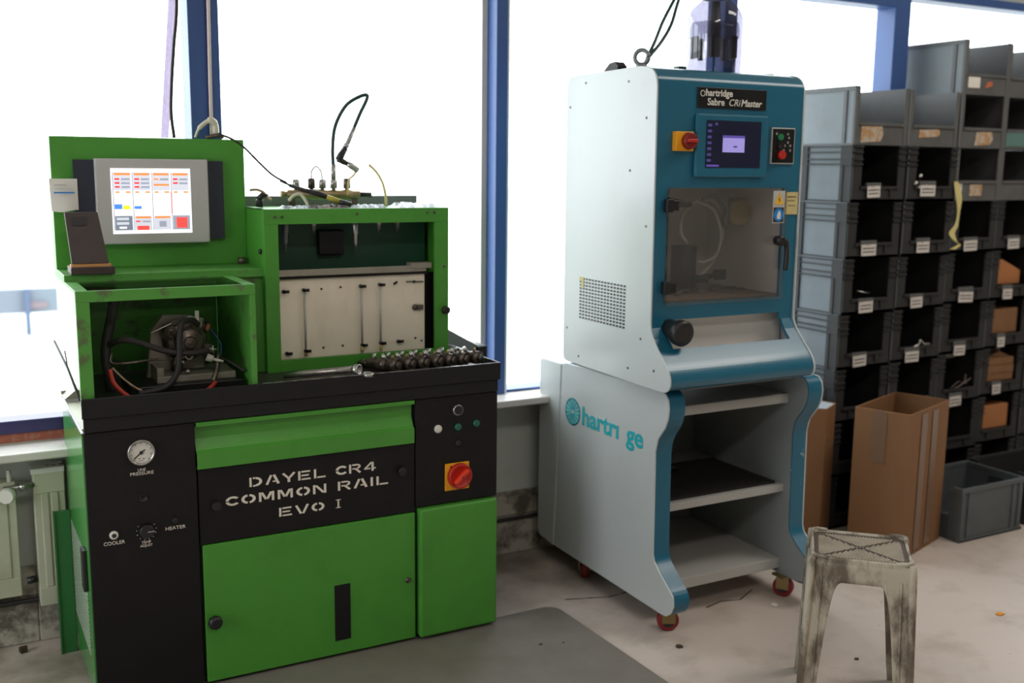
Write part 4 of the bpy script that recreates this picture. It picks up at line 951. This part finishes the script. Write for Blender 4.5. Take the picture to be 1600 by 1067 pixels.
ORD = ['topmost', 'second from the top', 'third from the top', 'fourth from the top', 'fifth from the top', 'sixth from the top', 'seventh from the top', 'eighth from the top', 'bottom crate']
STK = ['leftmost crate stack', 'second crate stack from the left', 'third crate stack from the left', 'fourth crate stack from the left', 'stack cut by the right photo edge']
FLOORORD = ['sixth', 'fifth', 'fourth', 'third', 'second', 'lowest']
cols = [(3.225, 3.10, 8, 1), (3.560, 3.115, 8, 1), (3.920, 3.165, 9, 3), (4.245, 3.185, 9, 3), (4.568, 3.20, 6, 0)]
PITCHZ = .2285
lab_off = {0: {1: (.08, .010, 1), 2: (.075, .006, 1.15), 3: (.085, -.002, 1.1), 4: (.08, .0, 1.05)}, 1: {1: (.07, .018, 1.25), 2: (.08, .008, 1.05), 3: (.08, -.002, 1.0), 4: (.078, -.006, 1.15)},
           2: {3: (.08, .0, 1.2), 4: (.085, .005, 1.3), 5: (.085, -.01, 1.0), 6: (.085, -.02, 1.1)}, 3: {3: (.08, .0, 1.1), 4: (.08, .0, .9), 5: (.08, 0, .7), 6: (.08, 0, .8)}, 4: {}}
for si, (cx, cy, n, npl_) in enumerate(cols):
    for r_ in range(n):
        z = (n-1-r_)*PITCHZ
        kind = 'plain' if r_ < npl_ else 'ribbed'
        jx = random.uniform(-.004, .004)-(.004*max(0, r_-1)); jy = random.uniform(-.006, .006)
        lab = 'grey plastic open-front crate, %s in the %s' % (ORD[r_ if r_ < n-1 else 8], STK[si])
        if si == 4: lab = 'dark crate in the stack cut by the right photo edge, %s row from the floor' % FLOORORD[r_]
        t = thing('storage_crate', lab, 'crate', (cx+jx, cy+jy, z), 'grey open-front crates stacked at right')
        b = bpy.data.objects.new('crate_body', CM[kind]); C.objects.link(b); b.parent = t
        if r_ in lab_off[si] and kind == 'ribbed':
            lx, lz, sc = lab_off[si][r_]
            w = .072*sc
            base = Vector(t.location)
            g = M().box(base.x+lx, base.x+lx+w, base.y-.0125, base.y-.0105, base.z+.004+lz, base.z+.004+lz+.046)
            s0 = len(g.v)
            o = g.build('label_card', cardw, t)
            o.rotation_euler = (0, random.uniform(-.05, .05), 0)
            g2 = M()
            for q in range(2): g2.box(base.x+lx+.008, base.x+lx+w-.01, base.y-.0133, base.y-.0124, base.z+lz+.018+q*.014, base.z+lz+.022+q*.014)
            g2.build('print', ink, o)
            bx(base.x+lx-.004, base.x+lx+w+.004, base.y-.010, base.y, base.z+.045+lz, base.z+.068+lz).build('card_holder', crate_m, t)
        elif kind == 'plain':
            base = t.location
            if (si, r_) in ((0, 0), (1, 0), (2, 1), (2, 0)):
                m1, xa, xb, za, zb = {(0, 0): (rust, .035, .16, .008, .076), (1, 0): (rust, .06, .19, .035, .072), (2, 1): (rust, .10, .22, .010, .072), (2, 0): (rustred, .14, .19, .03, .06)}[(si, r_)]
                g = M().prism([(base.x+xa, base.z+za), (base.x+xb*.92, base.z+za+.006), (base.x+xb, base.z+(za+zb)/2), (base.x+xb*.96, base.z+zb), (base.x+xa*1.1, base.z+zb-.004)], 'y', base.y-.001, base.y+.0018)
                g.build('torn_label', m1, t)
            if (si, r_) == (2, 0): bx(base.x+.03, base.x+.105, base.y-.001, base.y+.0018, base.z+.028, base.z+.074).build('label_card', paper, t)
            if (si, r_) == (2, 2): bx(base.x+.10, base.x+.18, base.y-.001, base.y+.0018, base.z+.02, base.z+.07).build('label_card', rust, t); bx(base.x+.03, base.x+.05, base.y-.001, base.y+.0018, base.z+.04, base.z+.075).build('label_card', cardw, t)
            if (si, r_) == (3, 1): bx(base.x+.023, base.x+.275, base.y-.001, base.y+.0018, base.z+.012, base.z+.078).build('teal_card', crate_teal, t)
# contents
def near(cx, cy, row, n): return cx, cy, (n-1-row)*PITCHZ
solo(M().tube([(3.33, 3.13, .9605+.045), (3.36, 3.118, .9605+.038), (3.40, 3.125, .96+.034)], .004, 6), 'metal_clip', steel, 'shiny metal clip resting in the fourth crate of the leftmost crate stack', 'clip')
x, y, z = near(3.56, 3.115, 1, 8)
nz = thing('nozzle_tips', 'few small white nozzle tips in the second crate of the second stack', 'nozzle', (x+.1, y+.02, z+.06))
for dx, dz in ((.03, .105), (.005, .075), (.03, .06), (.07, .065)):
    M().tube([(x+.035+dx, y-.012, z+.0+dz), (x+.060+dx, y+.004, z+.004+dz)], [.004, .007], 8).build('tip', paper, nz)
M().cyl((x+.03, y+.004, z+.064), (x+.18, y+.004, z+.07), .004, 6).cyl((x+.08, y+.01, z+.07), (x+.09, y+.01, z+.10), .003, 6).build('wire', rubber, nz)
solo(M().tube(spline([(3.65, 3.125, .275+.46), (3.70, 3.112, .755), (3.71, 3.11, .775), (3.74, 3.115, .757), (3.78, 3.12, .754)]), .005, 6), 'metal_scrap', steel, 'thin metal scrap on the lip of the fifth crate in the second stack', 'scrap')
rbn = M(); pts = [(3.850, 3.105, 1.455), (3.868, 3.10, 1.39), (3.874, 3.10, 1.33), (3.866, 3.10, 1.27), (3.848, 3.105, 1.235), (3.87, 3.10, 1.20), (3.895, 3.10, 1.185), (3.86, 3.105, 1.165)]
pv = spline(pts, 4); vs = []
for i, p in enumerate(pv): w = .010+.006*math.sin(i*.5); vs += [(p.x-w, p.y, p.z), (p.x+w, p.y-.006, p.z)]
rbn.add(vs, [(2*i, 2*i+1, 2*i+3, 2*i+2) for i in range(len(pv)-1)])
solo(rbn, 'yellow_ribbon', mat('yellow_ribbon', (.62, .55, .22), .6), 'pale yellow ribbon hanging between second and third crate stacks', 'ribbon')
for r_, wz, m_, lb in ((4, .14, cardin, 'folded orange cardboard piece in the fifth crate of the fourth stack'), (5, .145, card, 'tan cardboard box in the sixth crate of the fourth stack'), (6, .15, card, 'tan ribbed cardboard box in the seventh crate of the fourth stack'), (7, .14, cardin, 'dark orange cardboard box in the eighth crate of the fourth stack')):
    x, y, z = near(4.245, 3.185, r_, 9); x -= .004*(r_-1)
    if r_ == 4: g = M().prism([(x+.06, z+.068), (x+.052, z+.15), (x+.10, z+.185), (x+.235, z+.13), (x+.235, z+.068)], 'y', y+.02, y+.12)
    elif r_ == 6: g = M().box(x+.06, x+.245, y+.012, y+.20, z+.066, z+.10).box(x+.06, x+.245, y+.010, y+.20, z+.1015, z+.140).box(x+.06, x+.245, y+.013, y+.20, z+.1415, z+.175).prism([(x+.07, z+.1755), (x+.16, z+.205), (x+.235, z+.1755)], 'y', y+.03, y+.15)
    else: g = M().box(x+.06, x+.24, y+.015, y+.20, z+.066, z+.066+wz-.03)
    solo(g, 'cardboard_piece', m_, lb, 'cardboard', 'cardboard in the fourth stack crates', .002)
solo(M().tube(spline([(3.98, 3.15, .53), (4.02, 3.14, .56), (4.06, 3.15, .545), (4.10, 3.14, .57)]), .003, 5).tube(spline([(4.0, 3.15, .525), (4.04, 3.135, .55), (4.06, 3.14, .59), (4.08, 3.15, .54)]), .003, 5), 'wire_bundle', darksteel, 'tangled thin wires on the seventh crate of the third stack', 'wire')

# ---- cardboard boxes
def tall_box(F_, R_, B_, L_, h, label, openbox, loc):
    t = thing('cardboard_box', label, 'box', loc)
    def lerp(a, b, k): return (a[0]+(b[0]-a[0])*k, a[1]+(b[1]-a[1])*k)
    cs = [F_, R_, B_, L_]; c = (sum(p[0] for p in cs)/4, sum(p[1] for p in cs)/4)
    inn = [lerp(p, c, .035) for p in cs]
    m_ = M(); H = [h, h+.004, h, h-.004]
    for i in range(4):
        j = (i+1) % 4; a, b, ai, bi = cs[i], cs[j], inn[i], inn[j]
        mo_ = lerp(lerp(a, b, .5), c, -.02)
        # outer wall bows a little
        m_.add([(*a, 0), (*b, 0), (*b, H[j]), (*a, H[i]), (*mo_, 0), (*mo_, (H[i]+H[j])/2), (*ai, .005), (*bi, .005), (*bi, H[j]), (*ai, H[i])],
               [(0, 4, 5, 3), (4, 1, 2, 5), (6, 9, 8, 7), (3, 5, 2, 8, 9)])
    m_.add([(*p, .004) for p in cs], [(0, 1, 2, 3)])
    if not openbox: m_.add([(*p, h-.001) for p in cs], [(0, 1, 2, 3)])
    m_.build('walls', card, t)
    return t, cs, c
Fp, Rp, Bp, Lp = (3.200, 2.700), (3.552, 2.811), (3.487, 3.031), (3.133, 2.912)
t, cs, cc = tall_box(Fp, Rp, Bp, Lp, .583, 'large open cardboard box with tape, standing on the floor between stool and crate', True, (3.34, 2.86, 0))
def on_face(A, B, u0, u1, z0, z1, name, m_, par, off=.003):
    d = Vector((B[0]-A[0], B[1]-A[1])); n = Vector((d.y, -d.x)).normalized()*off
    bow = lambda u: .02*(1-abs(2*u-1))*.12
    p0 = Vector(A)+d*u0+n+n.normalized()*bow(u0); p1 = Vector(A)+d*u1+n+n.normalized()*bow(u1)
    M().add([(p0.x, p0.y, z0), (p1.x, p1.y, z0), (p1.x, p1.y, z1), (p0.x, p0.y, z1)], [(0, 1, 2, 3)]).build(name, m_, par)
on_face(Lp, Fp, .36, .60, .375, .575, 'tape', tape, t); on_face(Lp, Fp, .36, .52, .575, .5825, 'tape', tape, t)
on_face(Fp, Rp, .28, .42, .02, .57, 'tape', tape, t); on_face(Fp, Rp, .55, .70, .02, .57, 'tape', tape, t)
t, cs, cc = tall_box((3.09, 3.02), (3.190, 3.07), (3.140, 3.29), (2.80, 3.20), .552, 'narrow tan cardboard box half hidden behind the blue trolley', False, (3.06, 3.15, 0))
M().add([(3.09, 3.022, .5525), (3.188, 3.072, .5535), (3.136, 3.28, .5535), (2.9, 3.2, .5535)], [(0, 1, 2, 3)]).build('film_and_highlight', film_glint, t)  # pale sheet added as the whitish highlight on the closed box top

# ---- grey crates on the floor
def euro(x0, y0, w, d, h, label, m_, z=0):
    t = thing('floor_crate', label, 'crate', (x0+w/2, y0+d/2, z), 'grey crates on the floor')
    g = M().box(x0, x0+w, y0, y0+d, z, z+.006)
    g.box(x0+.006, x0+w-.006, y0+.006, y0+.010, z+.006, z+h-.01).box(x0+.006, x0+w-.006, y0+d-.010, y0+d-.006, z+.006, z+h-.01)
    g.box(x0+.006, x0+.010, y0+.0502, y0+d-.0502, z+.006, z+h*.42).box(x0+.006, x0+.010, y0+.0102, y0+.05, z+.006, z+h-.01).box(x0+.006, x0+.010, y0+d-.05, y0+d-.0102, z+.006, z+h-.01)
    g.box(x0+w-.010, x0+w-.006, y0+.01, y0+d-.01, z+.006, z+h-.01)
    g.build('body', m_, t)
    r = M().box(x0, x0+w, y0, y0+.012, z+h-.02, z+h).box(x0, x0+w, y0+d-.012, y0+d, z+h-.02, z+h).box(x0+w-.012, x0+w, y0+.012, y0+d-.012, z+h-.02, z+h)
    r.box(x0, x0+.012, y0+.012, y0+.05, z+h-.02, z+h).box(x0, x0+.012, y0+d-.05, y0+d-.012, z+h-.02, z+h).box(x0+.002, x0+.012, y0+.05, y0+d-.05, z+h*.42, z+h*.46)
    r.build('rim', m_, t, .002)
    rb = M()
    for u in (.0, .10, .80, .90): rb.box(x0+w*u+.004, x0+w*u+.014, y0, y0+.006, z+.012, z+h-.02)
    rb.box(x0+.004, x0+w-.004, y0, y0+.007, z, z+.014)
    for v in (0, .14, .80): rb.box(x0, x0+.007, y0+.004+d*v, y0+.016+d*v, z+.006, z+h-.02)
    rb.build('ribs', m_, t)['kind'] = 'stuff'
    return t
crate_f = mat('floor_crate_grey', (.085, .10, .105), .45, dirt=(.05, .05, .05), dscale=7, dstr=.6)
t = euro(3.575, 2.732, .395, .295, .228, 'grey open-ended crate on the floor right of the large cardboard box', crate_f)
bx(3.955, 3.9595, 2.80, 2.90, .165, .195).build('grip_slot', ink, t)
t = euro(4.02, 2.76, .395, .295, .225, 'dark crate on the floor at the right edge of the photo', crate_d)
solo(M().sphere((3.63, 2.86, .03), .022, sq=(1.2, 1, .8)).sphere((3.66, 2.90, .03), .02), 'metal_parts', darksteel, 'few dark metal parts lying inside the grey floor crate', 'parts')

# ================================================================== STOOL
SC_, SA = (2.228, 2.020), -.765
stl = thing('plastic_stool', 'dirty cream plastic stool with woven-pattern seat standing on the floor', 'stool', (SC_[0], SC_[1], 0))
ca, sa = math.cos(SA), math.sin(SA)
def SW(x, y, z): return (SC_[0]+x*ca-y*sa, SC_[1]+x*sa+y*ca, z)
hw, hd = .132, .118
def apron(side):
    """one apron seen as a panel with an arched lower edge; side 0 front,1 right,2 back,3 left"""
    m_ = M(); n = 20
    L_ = hw if side in (0, 2) else hd; Dp = hd if side in (0, 2) else hw
    def P(u, z, off):
        fl = 1+.14*(.45-z)/.45                       # legs splay outwards
        a, b = u*fl, -(Dp+off)*fl
        return {0: (a, b), 1: (-b, a), 2: (-a, -b), 3: (b, -a)}[side]
    legw = .052; vs = []; ks = []
    for i in range(n+1):
        u = -L_+2*L_*i/n; e = L_-abs(u)
        if e <= legw*.75: zl = 0.0
        else:
            t_ = min(1, (e-legw*.75)/.045); zl = .36*(1-(1-t_)**2.6)+.022*math.cos(u/L_*1.2)*t_
            zl = max(zl, .0)
        vs.append((u, zl))
    # dense columns near the leg/arch change
    cols_ = []
    for i in range(61):
        u = -L_+2*L_*i/60; e = L_-abs(u)
        if e < legw*.72: zl = 0.
        else:
            t_ = min(1, (e-legw*.72)/.05); zl = .385*(1-(1-t_)**3.2)
        cols_.append((u, zl))
    zs = [0, .06, .12, .18, .24, .30, .34, .37, .40, .425, .445]
    grid = {}
    V = []; Fc = []
    for i, (u, zl) in enumerate(cols_):
        for j, z0 in enumerate(zs):
            z = max(z0, zl)
            hollow = 0
            p = P(u, z, 0); V.append(SW(p[0], p[1], z))
    m = len(zs)
    for i in range(60):
        for j in range(m-1):
            if max(zs[j], cols_[i][1]) == max(zs[j+1], cols_[i][1]) and max(zs[j], cols_[i+1][1]) == max(zs[j+1], cols_[i+1][1]): continue
            Fc.append((i*m+j, (i+1)*m+j, (i+1)*m+j+1, i*m+j+1))
    m_.add(V, Fc, True); return m_
for sd in range(4):
    o = apron(sd).build('leg_panel', stoolm, stl)
    so = o.modifiers.new('s', 'SOLIDIFY'); so.thickness = .0035; so.offset = -1
# raised ribs down the legs and corner posts
for ix, iy in ((-1, -1), (1, -1), (1, 1), (-1, 1)):
    pts = []; 
    for z in (0, .15, .30, .42, .452):
        fl = 1+.14*(.45-z)/.45; pts.append(SW(ix*(hw-.002)*fl, iy*(hd-.002)*fl, z))
    M().tube(pts, [.009, .010, .011, .012, .010], 8).build('leg', stoolm, stl)
    for (dx, dy) in ((-.030, 0), (0, -.030)):
        pts = []
        for z in (0, .15, .30, .40):
            fl = 1+.14*(.45-z)/.45; pts.append(SW(ix*(hw+(dx if dx else .001))*fl, iy*(hd+(dy if dy else .001))*fl, z))
        M().tube(pts, .0035, 6).build('leg_rib', stoolm, stl)
# seat
pan = M()
def rrect(ax, ay, r, n=5):
    out = []
    for qx, qy, a0 in ((1, 1, 0), (-1, 1, PI/2), (-1, -1, PI), (1, -1, 1.5*PI)):
        for k in range(n+1):
            a = a0+PI/2*k/n; out.append((qx*(ax-r)+r*math.cos(a), qy*(ay-r)+r*math.sin(a)))
    return out
def ringmesh(m_, loops):
    n = len(loops[0][0]); V = []
    for lp_, z in loops: V += [SW(x, y, z) for x, y in lp_]
    m_.add(V, [(i*n+k, i*n+(k+1) % n, (i+1)*n+(k+1) % n, (i+1)*n+k) for i in range(len(loops)-1) for k in range(n)], True)
ringmesh(pan, [(rrect(hw, hd, .03), .430), (rrect(hw+.001, hd+.001, .03), .448), (rrect(hw-.002, hd-.002, .028), .4535), (rrect(hw-.005, hd-.005, .026), .4535), (rrect(hw-.007, hd-.007, .024), .4465)])
pan.build('seat_rim', stoolm, stl)
pn2 = M(); lp_ = rrect(hw-.0065, hd-.0065, .024); pn2.add([SW(x, y, .4455) for x, y in lp_]+[SW(x, y, .4425) for x, y in lp_], [tuple(range(len(lp_))), tuple(range(len(lp_), 2*len(lp_)))[::-1]])
pn2.build('seat_base', stoolgroove, stl)
# woven studs
wv = M()
for i in range(-13, 14):
    for j in range(-12, 13):
        x = i*.0085+(.0042 if j % 2 else 0); y = j*.0082
        if abs(x) > hw-.020 or abs(y) > hd-.020: continue
        if abs(x) > hw-.036 and abs(y) > hd-.036: continue
        if abs(abs(x)*.86-abs(y)) < .0065 : continue
        s_ = .0031; zt = .4495
        V = [SW(x-s_, y-s_*.75, .4455), SW(x+s_, y-s_*.75, .4455), SW(x+s_, y+s_*.75, .4455), SW(x-s_, y+s_*.75, .4455), SW(x-s_*.6, y-s_*.5, zt), SW(x+s_*.6, y-s_*.5, zt), SW(x+s_*.6, y+s_*.5, zt), SW(x-s_*.6, y+s_*.5, zt)]
        wv.add(V, [(4, 5, 6, 7), (0, 1, 5, 4), (1, 2, 6, 5), (2, 3, 7, 6), (3, 0, 4, 7)])
for sg in (1, -1):
    L_ = (hw-.034, (hd-.034)*sg); n_ = Vector((-L_[1], L_[0])).normalized()*.0042
    M().add([SW(-L_[0]-n_.x, -L_[1]-n_.y, z) for z in (.4455,)]+[SW(L_[0]-n_.x, L_[1]-n_.y, .4455), SW(L_[0]+n_.x, L_[1]+n_.y, .4455), SW(-L_[0]+n_.x, -L_[1]+n_.y, .4455), SW(-L_[0], -L_[1], .4505), SW(L_[0], L_[1], .4505)], [(0, 1, 5, 4), (3, 4, 5, 2), (0, 4, 3), (1, 2, 5)]).build('cross_rib', stoolgroove, stl)
o = wv.build('woven_studs', stoolseat, stl); o['kind'] = 'stuff'
for qx, qy in ((-1, -1), (1, -1), (1, 1), (-1, 1)):
    m_ = M()
    m_.tube([SW(qx*(hw-.002), qy*(hd-.040), .452), SW(qx*(hw-.004), qy*(hd-.012), .4545), SW(qx*(hw-.014), qy*(hd-.003), .4545), SW(qx*(hw-.045), qy*(hd-.001), .452)], .006, 8)
    m_.build('corner_cap', stoolm, stl)

# ================================================================== FLOOR THINGS
mp = [(1.785, 2.28), (1.785, 2.90)]
r = .05; arcp = [(1.785-r+r*math.cos(a), 2.947-r+r*math.sin(a)) for a in [PI/2*k/8 for k in range(9)]]
matp = [(1.81, 1.9)]+arcp+[(-.2, 2.947), (-.2, 1.9)]
g = M().prism(matp, 'z', .0005, .008)
solo(g, 'floor_mat', matm, 'large flat grey mat on the floor in front of the green test bench', 'mat', bevel=.002)
def blob(x, y, r_, m_, name, label, cat, h=.004, n=9, z=0, sx=1., grp=None):
    g = M(); pts = [(x+r_*sx*random.uniform(.6, 1.1)*math.cos(2*PI*k/n), y+r_*random.uniform(.6, 1.1)*math.sin(2*PI*k/n)) for k in range(n)]
    g.prism(pts, 'z', z+.0003, z+h); return solo(g, name, m_, label, cat, grp, .001)
blob(3.115, 2.194, .013, leafm, 'orange_scrap', 'orange scrap on the floor far to the right of the stool', 'scrap', sx=1.6)
blob(2.563, 2.471, .009, leafm, 'orange_scrap', 'small orange scrap on the floor behind the stool', 'scrap')
blob(1.98, 2.498, .014, spot, 'grit_lump', 'dark grit lump on the floor in front of the trolley front castor', 'grit', .006)
blob(2.478, 2.61, .014, paper, 'paper_scrap', 'white paper scrap on the floor before the trolley right castor', 'scrap', .003)
blob(2.419, 2.178, .008, spot, 'grit_speck', 'dark speck on the floor seen between the stool legs', 'grit')
blob(2.497, 2.099, .008, spot, 'grit_speck', 'dark speck on the floor by the right stool leg', 'grit')
blob(.146, 3.402, .014, spot, 'wood_plug', 'small brown plug on the floor below the radiator', 'plug', .018)
blob(1.59, 2.703, .007, spot, 'dark_dot', 'dark dot on the far right part of the grey floor mat, nearer its corner', 'stain', .0095, z=.0)
blob(1.66, 2.68, .005, spot, 'dark_dot', 'smaller dark dot right of the other on the grey floor mat', 'stain', .0095)
# cracks in the floor, filled with dirt
for pts in ([(1.85, 2.98), (1.93, 2.955), (2.0, 2.93), (2.06, 2.935), (2.2, 2.96)], [(2.25, 2.70), (2.33, 2.72), (2.40, 2.70), (2.5, 2.75)]):
    m_ = M()
    for a, b in zip(pts, pts[1:]):
        w = .004; m_.add([(a[0], a[1]-w, .0007), (b[0], b[1]-w*.6, .0007), (b[0], b[1]+w*.6, .0007), (a[0], a[1]+w, .0007)], [(0, 1, 2, 3)])
    o = m_.build('trim_crack', spot); o['kind'] = 'structure'

# ---- radiators
def radiator(x0, x1, y0, y1, z0, z1, label, ribs, grille):
    t = thing('radiator', label, 'radiator', ((x0+x1)/2, (y0+y1)/2, z0))
    m_ = M().box(x0, x1, y0+.004, y1, z0, z1-.012)
    n = ribs; w = (x1-x0-.034)/n
    m_.box(x0, x1, y0, y0+.01, z1-.075, z1-.012).box(x0, x1, y0, y0+.01, z0, z0+.06)
    for k in range(n):
        xa = x0+.017+k*w; m_.box(xa+w*.10, xa+w*.90, y0, y0+.01, z0+.06, z1-.075)
    m_.build('front_plate', radm, t, .003)
    if grille:
        g = M().box(x0-.004, x1, y0+.000, y0+.020, z1-.012, z1+.004).box(x0-.004, x1, y1-.02, y1, z1-.012, z1+.004).box(x0-.004, x0+.035, y0+.0202, y1-.0202, z1-.012, z1+.004)
        k = x0+.03
        while k < x1-.01: g.box(k, k+.010, y0+.012, y1-.02, z1-.011, z1+.003); k += .019
        g.build('top_grille', radw, t)
        bx(x0+.03, x1-.002, y0+.014, y1-.022, z1-.012, z1-.008).build('dark_inside', ink, t)
    return t
radiator(.203, .292, 3.395, 3.465, .140, .575, 'cream ribbed radiator under the sill left of the test bench', 2, True)
radiator(-.75, .155, 3.41, 3.465, .18, .555, 'second pale radiator at the left edge of the photo', 12, False)
vv = thing('radiator_valve', 'chrome radiator valve with white knob at the left of the cream radiator', 'valve', (.14, 3.38, .52))
M().cyl((.12, 3.385, .53), (.205, 3.40, .53), .009, 10).lathe((.165, 3.392, .53), (1, 0, 0), [(0, .014), (.02, .014)], 6).build('valve_body', steel, vv)
M().lathe((.135, 3.385, .515), (-.3, -1, 0), [(0, .022), (.02, .024), (.035, .020)], 14).build('knob', radw, vv)
M().cyl((.14, 3.42, .535), (.14, 3.42, .58), .007, 8).build('pipe', radw, vv)
solo(M().lathe((.17, 3.41, .225), (1, 0, .1), [(0, .012), (.03, .012)], 8), 'lower_fitting', blackp, 'black pipe fitting low between the two radiators', 'fitting')
# leaning green sheet
sh = M().box(.248, .296, 3.335, 3.345, 0.0, .456).box(.248, .253, 3.330, 3.345, .0, .457)
solo(sh, 'green_sheet', green_side, 'flat dark green metal sheet standing against the left side of the test bench', 'metal sheet', bevel=.001)
